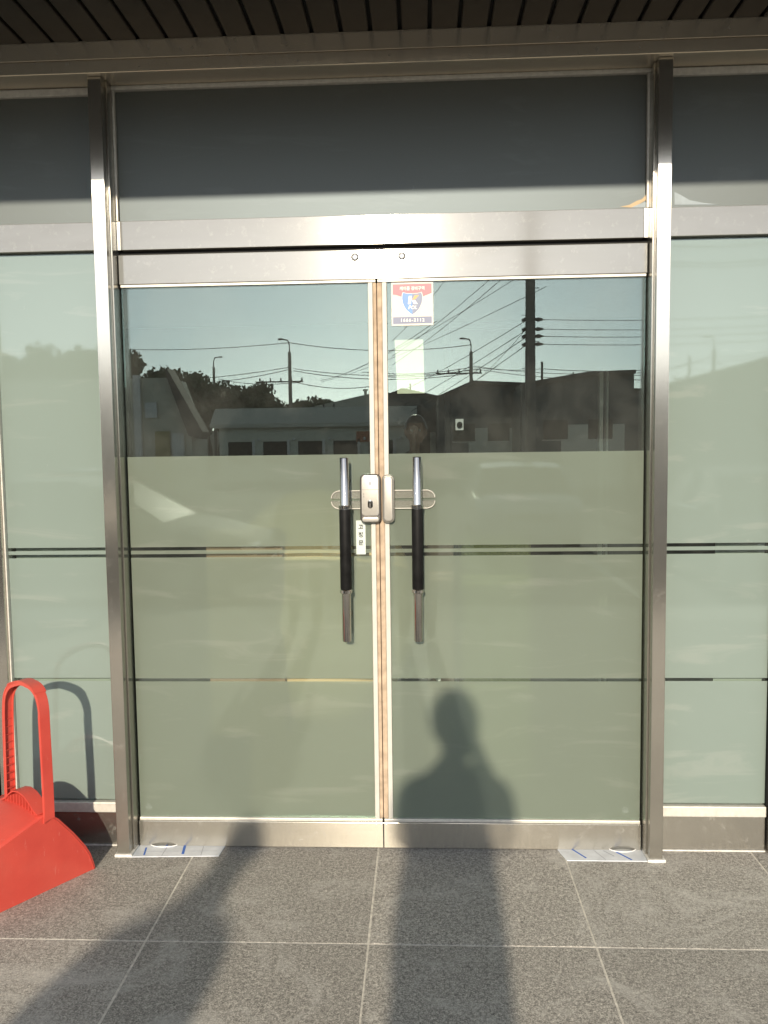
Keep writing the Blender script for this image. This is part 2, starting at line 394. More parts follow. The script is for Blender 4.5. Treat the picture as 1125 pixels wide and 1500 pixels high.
# upper panes
def pane(x0, x1, z0, z1, gm, parent, y=.0, name='window_pane'):
    return box(name, x0, x1, y, y + .008, z0, z1, gm, parent, .0005)
def filmstrip(x0, x1, z0, z1, fm, parent, y=-.0008):
    return box('frosted_film', x0, x1, y, y + .0006, z0, z1, fm, parent, 0)
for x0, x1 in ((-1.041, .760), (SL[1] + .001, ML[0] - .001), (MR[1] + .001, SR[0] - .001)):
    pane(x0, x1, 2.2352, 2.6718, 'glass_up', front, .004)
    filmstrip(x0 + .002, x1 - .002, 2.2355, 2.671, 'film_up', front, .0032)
# side panes down to the sill
STRIPES = [(.172, .613), (.624, 1.063), (1.0755, 1.0885), (1.1005, 2.136)]
for x0, x1 in ((SL[1] + .006, ML[0] - .001), (MR[1] + .001, SR[0] - .006)):
    pane(x0, x1, .166, 2.1365, 'glass_side', front, .006)
    for z0, z1 in STRIPES: filmstrip(x0, x1, z0, z1, 'film_side', front, .0052)
    box('sill', x0 - .005, x1, -.014, .03, .128, .166, 'bead', front, .003, 2)
    box('base_panel', x0 - .005, x1, -.004, .03, .001, .1278, 'steel_dirty', front, .001)
    box('caulk_line', x0 - .005, x1, -.012, -.0042, .0008, .006, 'caulk', front, .001)
box('side_bead', SL[1], SL[1] + .006, -.012, .03, .166, 2.1365, 'bead', front, .001)
box('side_bead', SR[0] - .006, SR[0], -.012, .03, .166, 2.1365, 'rubber', front, .001)
# neighbouring bays beyond the picture edge
for s in (-1, 1):
    xs = [SL[0], -2.4, -3.2, -4.2] if s < 0 else [SR[1], 2.1, 2.9, 4.2]
    for a, b in zip(xs, xs[1:]):
        x0, x1 = sorted((a, b))
        pane(x0 + .03, x1 - .03, .166, 2.69, 'glass_side', front, .006)
        filmstrip(x0 + .03, x1 - .03, .17, 2.685, 'film_side', front, .0052)
        box('base_panel', x0, x1, -.006, .03, .001, .165, 'steel_dirty', front, .001)
        box('mullion', (b - .0225), (b + .0225), -.05, .06, .166, 2.685, 'steel_v', front, .001)
# canopy over the entrance
can = tag(empty('entrance_canopy', (0, 0, 0)), 'dark brown slatted canopy ceiling above the whole entrance', 'canopy')
LIP = 1.29
sm = bmesh.new(); bm_box(sm, -.0415, .0415, -LIP, -.112, 0, .016, .003); sme = to_mesh(sm, 'slat'); sme.materials.append(M['soffit'])
k = 0; x = -4.2
while x < 4.2:
    link('slat', sme, None, can, (x, 0, 2.786)); x += .0952
box('slat_backing', -4.25, 4.25, -LIP, .3, 2.8025, 2.83, 'slot', can, 0)
box('fascia', -4.3, 4.3, -LIP - .06, -LIP - .001, 2.765, 3.15, 'bronze', can, .003)
box('canopy_roof', -4.3, 4.3, -LIP, .3, 2.831, 3.1, 'cladding', can, 0)
bld = tag(box('building_wall', -9, 9, .02, .28, 2.96, 6.2, 'cladding', bev=.01), 'plain grey upper wall of the building above the canopy', 'wall')
for s in (-1, 1):
    tag(box('building_wall', min(s * 4.23, s * 9), max(s * 4.23, s * 9), .0, .28, .0, 2.958, 'cladding', bev=.01),
        'plain grey wall closing the %s end of the storefront' % ('left' if s < 0 else 'right'), 'wall')

# ------------------------------------------------------------------ the two door leaves
def pull_handle(x, parent):
    r, y = .0158, -.070
    h = tube('pull_handle', [(x, y, .775), (x, y, .778), (x, y, 1.409), (x, y, 1.412)], [r - .002, r, r, r - .002], 'chrome', parent, 28)
    tube('grip', [(x, y, .957), (x, y, .960), (x, y, 1.232), (x, y, 1.235)], [.0188, .0198, .0198, .0188], 'black_grip', h, 28)
    for z in (.944, 1.236):
        tube('collar', [(x, y, z), (x, y, z + .002), (x, y, z + .011), (x, y, z + .013)], [.0195, .0218, .0218, .0195], 'chrome', h, 28)
    for z in (.86, 1.33):
        tube('standoff', [(x, y, z), (x, .0, z)], .008, 'chrome', h, 14)
        tube('washer', [(x, -.005, z), (x, .0, z)], .014, 'chrome', h, 18)
        tube('back_washer', [(x, .0085, z), (x, .018, z)], .014, 'chrome', h, 18)
    return h
def door(xa, xb, seam, left):
    """xa..xb leaf width; seam is the meeting edge x"""
    d = tag(empty('glass_door', (0, 0, 0)),
            'left glass door leaf carrying the wide silver lock body' if left else 'right glass door leaf carrying the square red and blue sticker', 'door',
            )
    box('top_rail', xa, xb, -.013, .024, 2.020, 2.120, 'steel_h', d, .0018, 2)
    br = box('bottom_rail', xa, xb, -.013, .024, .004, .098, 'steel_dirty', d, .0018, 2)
    box('rail_lip', xa + .002, xb - .002, -.009, .018, .0982, .110, 'bead', d, .002, 2)
    box('rail_lip', xa + .002, xb - .002, -.009, .018, 2.010, 2.0198, 'bead', d, .002, 2)
    gx0, gx1 = (xa + .002, seam - .030) if left else (seam + .035, xb - .002)
    gl = pane(gx0, gx1, .1102, 2.0098, 'glass', d, 0, 'glass_pane')
    for z0, z1 in ((.1105, .613), (.624, 1.063), (1.0755, 1.0885), (1.1005, 1.4225)):
        filmstrip(gx0 + .0005, gx1 - .0005, z0, z1, 'film', d)
    if left:
        box('edge_strip', gx1 + .0002, gx1 + .0165, -.009, .016, .1102, 2.0098, 'white_strip', d, .002, 2)
        box('weather_strip', gx1 + .0168, seam - .001, -.004, .020, .1102, 2.0098, 'foam', d, .003, 2)
    else:
        box('edge_strip', gx0 - .0165, gx0 - .0002, -.009, .016, .1102, 2.0098, 'white_strip', d, .002, 2)
        box('weather_strip', seam + .001, gx0 - .0168, -.004, .020, .1102, 2.0098, 'foam', d, .003, 2)
        for q in (0.0035, .0115):
            pass
    # clamp screw in the top rail
    sx = -.223 if left else -.063
    sc = tube('screw', [(sx, -.0136, 2.095), (sx, -.0152, 2.095)], [.0135, .0125], 'rubber', d, 20)
    tube('screw_socket', [(sx, -.0153, 2.095), (sx, -.0158, 2.095)], .0095, 'grey_mark', sc, 20)
    box('screw_slot', sx - .006, sx + .006, -.0163, -.0159, 2.094, 2.096, 'chrome', sc, 0)
    box('screw_slot', sx - .001, sx + .001, -.0167, -.0164, 2.089, 2.101, 'chrome', sc, 0)
    return d
SEAM = -.151
dl = door(-1.045, SEAM - .0008, SEAM, True)
dr = door(SEAM + .0008, .7645, SEAM, False)
hl = pull_handle(-.2665, dl); hr = pull_handle(-.0180, dr)
# small maker's stamps in the lower glass corners
for x0, par in ((-1.010, dl), (.712, dr)):
    st = box('glass_stamp', x0 - .014, x0 + .014, -.0005, -.0002, .1505, .1515, 'grey_mark', par, 0)
    for zz, w_ in ((.146, .011), (.1415, .013), (.137, .009), (.155, .008)):
        for q in range(5):
            a = x0 - w_ + q * (2 * w_ / 5); box('stamp_mark', a, a + w_ * .28, -.0005, -.0002, zz - .0013, zz + .0013, 'grey_mark', st, 0)

def rrect(cx, cz, w_, h_, r, n=8):
    P = []
    for (sx, sz, a0) in ((1, 1, 0), (-1, 1, 90), (-1, -1, 180), (1, -1, 270)):
        for k in range(n + 1):
            a = math.radians(a0 + 90 * k / n)
            P.append((cx + sx * (w_ / 2 - r) + r * math.cos(a), cz + sz * (h_ / 2 - r) + r * math.sin(a)))
    return P
def inset_prism(name, cx, cz, w_, h_, r, yb, yf, bev, mat, parent):
    """rounded plate from yb (back) to yf (front, smaller y) with a soft front edge"""
    bm = bmesh.new(); rings = []
    steps = [(0, yb), (0, yf + bev)] + [(bev * (1 - math.cos(t)), yf + bev * (1 - math.sin(t))) for t in [math.pi / 2 * k / 5 for k in range(1, 6)]]
    for ins, y in steps:
        rings.append([bm.verts.new((u, y, v)) for u, v in rrect(cx, cz, w_ - 2 * ins, h_ - 2 * ins, max(r - ins, .0006))])
    n = len(rings[0])
    for a, b in zip(rings, rings[1:]):
        for k in range(n): bm.faces.new((a[k], a[(k + 1) % n], b[(k + 1) % n], b[k]))
    bm.faces.new(rings[0]); bm.faces.new(rings[-1]); bmesh.ops.recalc_face_normals(bm, faces=bm.faces)
    return link(name, to_mesh(bm, name, True, 30), mat, parent)
# lock body on the left leaf
lock = tag(empty('door_lock', (0, 0, 0)), 'silver rounded lock box at the middle seam of the doors', 'lock')
inset_prism('lock_base', -.1805, 1.2685, .0725, .170, .017, -.0092, -.036, .007, 'silver_dark', lock)
lc = inset_prism('lock_cover', -.1805, 1.2775, .062, .139, .012, -.0362, -.0425, .003, 'silver', lock)
lc2 = inset_prism('lock_slide', -.1805, 1.1965, .060, .018, .008, -.0362, -.0415, .003, 'silver', lock)
inset_prism('lock_button', -.1805, 1.250, .018, .030, .009, -.0426, -.0440, .001, 'chrome', lc)
box('cover_seam', -.2095, -.1515, -.0428, -.0426, 1.2995, 1.3008, 'silver_dark', lc, 0)
inset_prism('lock_icon', -.1805, 1.322, .0085, .012, .002, -.0426, -.0430, .0002, 'grey_mark', lc)
for zz in (1.285, 1.276): box('mark', -.2035, -.2020, -.0430, -.0427, zz - .003, zz + .003, 'ink', lc, 0)
for zz in (1.212, 1.219, 1.226): box('mark', -.1575, -.1562, -.0426, -.0423, zz - .002, zz + .002, 'grey_mark', lc, 0)
keep = tag(empty('lock_keeper', (0, 0, 0)), 'narrow silver rounded keeper box on the right door beside the lock', 'lock')
inset_prism('keeper_base', -.1185, 1.2665, .043, .168, .017, -.0092, -.030, .006, 'silver', keep)
inset_prism('keeper_cover', -.1185, 1.2665, .034, .158, .014, -.0302, -.0365, .005, 'silver', keep)
# clear brackets that clamp the lock to the glass
def bracket(x_in, x_out, parent):
    sgn = 1 if x_out > x_in else -1; zc, hh = 1.2635, .0335
    for s in (1, -1):
        P = [(x_in, zc + s * .004), (x_out, zc + s * .004)]
        P += [(x_out - sgn * (.028 * (1 - math.cos(t))), zc + s * (.004 + (hh - .004) * math.sin(t))) for t in [math.pi / 2 * k / 8 for k in range(1, 9)]]
        P += [(x_in, zc + s * hh)]
        p = prism('bracket_plate', P, -.0090, -.0012, XZ, 'acrylic', parent, .0012)
        # raised rim
        Q = [(x_in, zc + s * (hh - .002)), (x_out - sgn * .028, zc + s * (hh - .002))] + [(x_out - sgn * (.003 + .026 * (1 - math.cos(t))), zc + s * (.006 + (hh - .009) * math.sin(t))) for t in [math.pi / 2 * k / 6 for k in range(5, -1, -1)]]
        tube('bracket_rim', [(u, -.0105, v) for u, v in Q], .0016, 'bead', p, 8)
bracket(-.215, -.322, lock); bracket(-.098, .046, keep)

# security sticker
st = tag(empty('security_sticker', (0, 0, 0)), 'square sticker with blue shield and red banner at the top of the right door', 'sticker')
X0, X1, Z0, Z1 = -.0990, .0440, 1.8620, 2.0030
def flat(name, poly, y, mat, parent): return prism(name, poly, y - .00015, y, XZ, mat, parent)
X0, X1, Z0, Z1 = -.1005, .0430, 1.8625, 2.0085
W_ = X1 - X0; H_ = Z1 - Z0
def sp(u, v): return (X0 + u * W_, Z1 - v * H_)      # fractions from the top left
y = -.0006
flat('sticker_sheet', [sp(0, 0), sp(1, 0), sp(1, 1), sp(0, 1)], y, 'st_white', st)
flat('sticker_border', [sp(0, 0), sp(.5, 0), sp(1, 0), sp(1, .012), sp(0, .012)], y - .0004, 'st_lett', st)
ban = [sp(.035, .04), sp(.965, .035), sp(.965, .255)] + [sp(.965 - .93 * k / 10, .255 + .115 * math.sin(math.pi * k / 10)) for k in range(1, 10)] + [sp(.035, .275)]
flat('sticker_banner', ban, y - .0004, 'st_red', st)
def shield(half):
    L = [(.50, .265), (.38, .262), (.285, .235), (.262, .30), (.258, .38), (.272, .47), (.31, .56), (.36, .635), (.43, .70), (.50, .745)]
    if half == 'L': return [sp(u, v) for u, v in L]
    return [sp(1 - u, v) for u, v in L]
flat('shield_rim', [sp(.5 + (u - .5) * 1.05, .48 + (v - .48) * 1.045) for u, v in [(.50, .265), (.38, .262), (.285, .235), (.262, .30), (.258, .38), (.272, .47), (.31, .56), (.36, .635), (.43, .70), (.50, .745), (.57, .70), (.64, .635), (.69, .56), (.728, .47), (.742, .38), (.738, .30), (.715, .235), (.62, .262)]], y - .0008, 'st_lett', st)
flat('shield_half', shield('L'), y - .0012, 'st_blue', st); flat('shield_half', shield('R'), y - .0012, 'st_grey', st)
flat('letter', [sp(.42, .315), sp(.49, .315), sp(.465, .505), sp(.395, .505)], y - .0016, 'st_lett', st)
flat('letter', [sp(.565, .30), sp(.66, .30), sp(.575, .395), sp(.495, .405)], y - .0016, 'st_orange', st)
flat('letter', [sp(.495, .415), sp(.565, .41), sp(.635, .505), sp(.535, .505)], y - .0016, 'st_lett', st)
u, v = sp(.505, .585); text('lettering', 'POL', .0165, u, v, y - .0018, 'st_lett', st, shear=.25, off=.0004)
u, v = sp(.50, .145); text('lettering', '케이폴 경비구역', .0140, u, v, y - .0007, 'st_lett', st, sx=.92, off=.0003)
flat('sticker_bar', [sp(.035, .80), sp(.965, .795), sp(.965, .955), sp(.035, .96)], y - .0004, 'st_navy', st)
u, v = sp(.50, .878); text('lettering', '1666-2112', .0150, u, v, y - .0007, 'st_lett', st, space=1.30, off=.0004)

# vertical white label with three Korean syllables
lb = tag(box('door_label', -.2345, -.2015, -.0012, -.0004, 1.0700, 1.1900, 'label_pale', None, 0), 'narrow pale strip with vertical black lettering beside the left handle grip', 'label')
for s, z in (('고', 1.166), ('정', 1.138), ('문', 1.110)):
    text('lettering', s, .0195, -.2178, z, -.0016, 'ink', lb, off=.0006)
box('label_smudge', -.229, -.207, -.0016, -.0013, 1.078, 1.094, 'grey_mark', lb, 0).hide_render = False
bpy.data.objects.remove(bpy.data.objects['label_smudge'])

# black latch seen through the clear glass above the right handle
la = tube('inner_latch', [(-.028, .03, 1.415), (-.028, .03, 1.50)], .0115, 'black', dr, 12)
tube('latch_knob', [(-.028, .020, 1.505), (-.028, .040, 1.505)], .0165, 'black', la, 18)

# protective sheets and rings on the floor springs
def floor_sheet(P, label, marks, ringc):
    bm = bmesh.new()
    bm_prism(bm, P, 0, 1, lambda u, v, w_: (u, v, .0015 + .0035 * w_)); bmesh.ops.recalc_face_normals(bm, faces=bm.faces)
    bmesh.ops.bevel(bm, geom=bm.edges[:], offset=.001, segments=1, affect='EDGES')
    o = tag(link('floor_sheet', to_mesh(bm, 'floor_sheet'), 'plate_film'), label, 'plastic sheet')
    for (xa, ya, xb, yb, w_, mt) in marks:
        d = Vector((xb - xa, yb - ya, 0)).normalized(); n = Vector((-d.y, d.x, 0)) * w_ / 2
        bm = bmesh.new(); q = [Vector((xa, ya, 0)) + n, Vector((xb, yb, 0)) + n, Vector((xb, yb, 0)) - n, Vector((xa, ya, 0)) - n]
        bm_prism(bm, [(p.x, p.y) for p in q], .0052, .0056, lambda u, v, z: (u, v, z)); bmesh.ops.recalc_face_normals(bm, faces=bm.faces)
        link('sheet_mark', to_mesh(bm, 'sheet_mark'), mt, o)
    cx, cy, rx, ry = ringc
    tube('ring', [(cx + rx * math.cos(a), cy + ry * math.sin(a), .0072) for a in [2 * math.pi * k / 32 for k in range(33)]], .0018, 'white_pl', o, 8)
    return o
floor_sheet([(-1.048, -.098), (-.735, -.085), (-.725, .05), (-1.045, .05)], 'white plastic sheet with blue marks under the left door corner',
            [(-1.005, -.085, -1.015, -.030, .006, 'blue_mark'), (-.945, -.030, -.944, .0, .008, 'blue_mark'), (-.868, -.075, -.878, -.012, .009, 'blue_mark'), (-.94, -.09, -.94, 0, .002, 'grey_mark'), (-.80, -.085, -.81, -.0, .002, 'grey_mark'), (-1.03, -.06, -.75, -.05, .0012, 'grey_mark')],
            (-.955, .002, .055, .030))
floor_sheet([(.49, -.092), (.768, -.092), (.766, .05), (.455, .05)], 'white plastic sheet with slanting blue lines under the right door corner',
            [(.560, -.075, .515, .0, .006, 'blue_mark'), (.715, -.085, .675, -.03, .006, 'blue_mark'), (.625, -.085, .59, 0, .002, 'grey_mark'), (.66, -.06, .63, -.02, .003, 'grey_mark')],
            (.70, .0, .05, .032))

# scraps of protective film left at the corners of the upper panes
def scrap(P_, mt):
    q = [on(px, py, .002) for px, py in P_]; prism('peeled_film', [(v.x, v.z) for v in q], .0022, .0030, XZ, mt, front)
scrap([(988, 281), (998, 286), (1010, 293), (1030, 297), (1052, 299.5), (988, 300)], 'scrap_blue')
scrap([(908, 303), (922, 300), (933, 294), (940, 292), (946.5, 285), (946.5, 293), (936, 299), (925, 304)], 'cardboard')
scrap([(925, 304), (936, 299), (946.5, 295), (946.5, 304)], 'scrap_blue')
# ------------------------------------------------------------------ red dustpan at the left
dp = tag(empty('dustpan', (-1.146, -.173, 0)), 'big red plastic dustpan with upright loop handle resting on the paving at the left', 'dustpan')
e_ = Vector((-.565, -.825, 0)); n_ = Vector((.825, -.565, 0))      # along the lip / outwards
def bez(p0, p1, p2, n=10): return [((1 - t) ** 2 * p0[0] + 2 * t * (1 - t) * p1[0] + t * t * p2[0], (1 - t) ** 2 * p0[1] + 2 * t * (1 - t) * p1[1] + t * t * p2[1]) for t in [k / n for k in range(n + 1)]]
def dpt(s, n, z): v = e_ * s + n_ * n; return (v.x, v.y, z)
arc = [(0, 0), (.004, .022), (.016, .061), (.033, .095), (.055, .128), (.077, .160), (.101, .191), (.127, .224), (.155, .252)]
crest = [(.155, .252), (.170, .2555), (.192, .249), (.26, .228), (.34, .202), (.45, .168)]
DW = .275
# flat side cheeks
cheek = arc + crest[1:] + [(.47, .10), (.48, .0)]
for nn, nm in ((0, 'side_cheek'), (-DW, 'side_cheek')):
    bm = bmesh.new(); bm_prism(bm, cheek, nn - .0045, nn, lambda a, b, c_: dpt(a, c_, b)); bmesh.ops.recalc_face_normals(bm, faces=bm.faces)
    bmesh.ops.bevel(bm, geom=[e for e in bm.edges if e.is_manifold and e.calc_face_angle(0) > 1.0], offset=.0012, segments=2, affect='EDGES')
    link(nm, to_mesh(bm, nm, True, 30), 'red', dp)
def sheet(name, prof, n0, n1, mat, parent, ns=10, dome=0.0, th=.004, ang=40):
    bm = bmesh.new(); G = []
    for i in range(ns + 1):
        t = i / ns; n = n0 + (n1 - n0) * t
        G.append([bm.verts.new(dpt(a, n, b + dome * 4 * t * (1 - t))) for a, b in prof])
    for i in range(ns):
        for j in range(len(prof) - 1): bm.faces.new((G[i][j], G[i][j + 1], G[i + 1][j + 1], G[i + 1][j]))
    bmesh.ops.recalc_face_normals(bm, faces=bm.faces)
    o = link(name, to_mesh(bm, name, True, ang), mat, parent)
    md = o.modifiers.new('thick', 'SOLIDIFY'); md.thickness = th; md.offset = 0
    return o
sheet('back_wall', [(a + .004, b - .003) for a, b in arc], -.0046, -DW, 'red', dp)
sheet('cover', [(a, b - .003) for a, b in crest], -.0046, -DW, 'red', dp, 14, .016)
# thin moulded rim that follows the curved back edge of the near cheek
rim = [Vector(dpt(a + .007, .0006, b - .004)) for a, b in arc]
tube('rim', rim, .0017, 'red', dp, 8)
# handle: flat strap loop spanning the width
def strap(name, path, w0, w1, th, parent, mat='red'):
    """path: (n,z); strap is wide along e_ (w0..w1) and th thick"""
    bm = bmesh.new(); R = []
    for i, (u, z) in enumerate(path):
        a = Vector(path[max(i - 1, 0)]); b = Vector(path[min(i + 1, len(path) - 1)]); d = (b - a).normalized(); nn = Vector((-d.y, d.x)) * th / 2
        R.append([bm.verts.new(dpt(w0, u + nn.x, z + nn.y)), bm.verts.new(dpt(w1, u + nn.x, z + nn.y)), bm.verts.new(dpt(w1, u - nn.x, z - nn.y)), bm.verts.new(dpt(w0, u - nn.x, z - nn.y))])
    for a, b in zip(R, R[1:]):
        for k in range(4): bm.faces.new((a[k], a[(k + 1) % 4], b[(k + 1) % 4], b[k]))
    bm.faces.new(R[0]); bm.faces.new(R[-1]); bmesh.ops.recalc_face_normals(bm, faces=bm.faces)
    bmesh.ops.bevel(bm, geom=[e for e in bm.edges if e.is_manifold and e.calc_face_angle(0) > .6], offset=.0011, segments=2, affect='EDGES')
    return link(name, to_mesh(bm, name, True, 35), mat, parent)
path = [(.004, .238), (.004, .36), (.002, .48), (.000, .575)]
path += bez((.000, .600), (-.004, .672), (-.062, .682), 8) + bez((-.075, .683), (-.11, .690), (-.150, .676), 4) + bez((-.162, .672), (-.222, .655), (-.229, .585), 8)
path += [(-.232, .56), (-.236, .48), (-.240, .36), (-.244, .22)]
h1 = strap('handle', path, .146, .182, .0055, dp)
def shrink(p, d): 
    return [(u + (-d if u > -.118 else d) * (1 if z < .60 else .7), z - (d if z > .60 else 0)) for u, z in p]
strap('handle_rib', shrink(path, .0065), .1475, .1500, .011, h1)
strap('handle_rib', shrink(path, .0065), .1780, .1805, .011, h1)
for k in range(11):      # little webs between the two ribs on the inside of the near strap
    zz = .29 + k * .027
    for nn in (-.0045, -.232):
        bm = bmesh.new(); bm_prism(bm, [(nn - .005, zz), (nn + .005, zz), (nn + .005, zz + .0018), (nn - .005, zz + .0018)], .150, .178, lambda a, b, c_: dpt(c_, a, b))
        bmesh.ops.recalc_face_normals(bm, faces=bm.faces); link('handle_web', to_mesh(bm, 'handle_web'), 'red', h1)
strap('handle_grip', [(u, z + .003) for u, z in path if z > .655], .1425, .1855, .004, h1)
# pointed foot of the near strap lapping over the cheek
bm = bmesh.new(); bm_prism(bm, [(.146, .255), (.182, .265), (.186, .232), (.150, .244)], .0008, .0065, lambda a, b, c_: dpt(a, c_, b)); bmesh.ops.recalc_face_normals(bm, faces=bm.faces)
link('handle_foot', to_mesh(bm, 'handle_foot'), 'red', dp)
# arched collar standing over the cover between the straps
col_ = [(-.008, .262), (-.030, .268), (-.060, .290), (-.090, .306), (-.125, .312), (-.160, .306), (-.185, .290), (-.205, .272), (-.235, .258)]
strap('handle_collar', col_, .150, .200, .0045, dp)
for k in range(11):
    u = -.028 - k * .0185; z = .262 + .040 * math.sin(math.pi * (k + .6) / 11.2)
    bm = bmesh.new(); bm_prism(bm, [(u - .0013, .240), (u + .0013, .240), (u + .0013, z), (u - .0013, z)], .156, .197, lambda a, b, c_: dpt(c_, a, b))
    bmesh.ops.recalc_face_normals(bm, faces=bm.faces); link('collar_rib', to_mesh(bm, 'collar_rib'), 'red', dp)

# ------------------------------------------------------------------ things standing inside
def P(px, py, y): return on(px, py, y)
a, b = P(425, 700, .10), P(547, 700, .10)
bm = bmesh.new(); bmesh.ops.create_uvsphere(bm, u_segments=40, v_segments=24, radius=1); bmesh.ops.scale(bm, vec=(.38, .26, .47), verts=bm.verts)
q1 = on(455, 800, .3)
ch_ = tag(empty('tan_glow_shape', (q1.x + .03, .278, 0)), 'tan rounded shape added for a soft glow behind the frosted left door', 'glow shape')  # added rounded shape, its curved falloff stands in for a soft tan glow
link('glow_ellipsoid', to_mesh(bm, 'glow_ellipsoid', True), 'tanwood', ch_, (0, 0, .82))
box('base', -.25, .25, -.18, .22, 0, .42, 'brownwood', ch_, .02, 3)
a, b = P(318, 700, .22), P(424, 700, .22)
tag(box('brown_board', a.x, b.x, .030, .045, .40, 1.16, 'brownwood', bev=.002), 'darker brown board inside, left of the tan board', 'board')
a = P(578, 498, .10); b = P(622, 576, .10); a2 = P(582, 576, .10)
tag(box('roller_blind', -1.49, -1.11, .055, .058, .10, 2.12, 'blind', bev=0), 'pale roller blind behind the frosted window left of the doors', 'blind')
c9 = on(1048, 800, .055)
tag(box('roller_blind', c9.x, 1.20, .055, .058, .10, 2.12, 'blind', bev=0), 'pale roller blind behind the far right frosted window', 'blind')
nt_ = prism('paper_notice', [(a.x, a.z), (P(620, 499, .10).x, a.z), (b.x, b.z), (a2.x, b.z)], .10, .102, XZ, 'paper')
tag(nt_, 'pale yellowish sheet hanging inside behind the right door below the sticker', 'notice')
ir = tag(empty('inner_door', (0, 1.25, 0)), 'dark inner door with a round lock seen through the right door', 'door')
a = P(660, 600, 1.25); b = P(763, 600, 1.25)
box('door_panel', a.x, b.x, 0, .04, .0, 2.02, 'black', ir, .003)
for xx in (a.x - .03, b.x): box('door_frame', xx, xx + .03, -.01, .05, 0, 2.05, 'black', ir, .002)
q = P(673, 622, 1.25)
kp = box('lock_plate', q.x - .02, q.x + .02, -.006, 0, q.z - .028, q.z + .028, 'grey_mark', ir, .001)
tube('lock_knob', [(q.x, -.03, q.z), (q.x, -.006, q.z)], .0135, 'black', kp, 18)
a = P(878, 600, 1.25); b = P(885, 600, 1.25)
fr = tag(empty('door_frame', (0, 1.25, 0)), 'pair of thin pale upright bars inside the right end of the right door', 'door frame')
box('upright', a.x, b.x - .004, 0, .04, 0, 1.80, 'bead', fr, .002); a = P(888, 600, 1.25); b = P(891.5, 600, 1.25)
box('upright', a.x, b.x, 0, .04, 0, 1.80, 'bead', fr, .002)
# low clutter glimpsed through the clear stripes
a = P(625, 800, .5)
tag(box('pink_carton', a.x, a.x + .11, .5, .75, .0, 1.06, 'pink', bev=.004), 'pinkish carton glimpsed through the clear stripe right of the handle', 'carton')
a = P(676, 800, .6); b = P(778, 800, .6)
tag(box('straw_bale', a.x, b.x, .6, .9, .0, 1.045, 'straw', bev=.01), 'yellow green packed bale glimpsed through the right door stripe', 'bale')
q0 = P(580, 992, .12)
tag(tube('white_hose', [(q0.x + .16 * k / 24, .12 + .03 * math.cos(k * .9), .610 + .022 * math.sin(k * .75)) for k in range(25)], .006, 'white_pl', None, 10), 'white hose loops glimpsed through the low clear stripe of the right door', 'hose')
def ball(name, c_, r, mat, parent=None, sc=(1, 1, 1), seg=24):
    bm = bmesh.new(); bmesh.ops.create_uvsphere(bm, u_segments=seg, v_segments=seg // 2, radius=r); bmesh.ops.scale(bm, vec=sc, verts=bm.verts)
    return link(name, to_mesh(bm, name, True), mat, parent, c_)

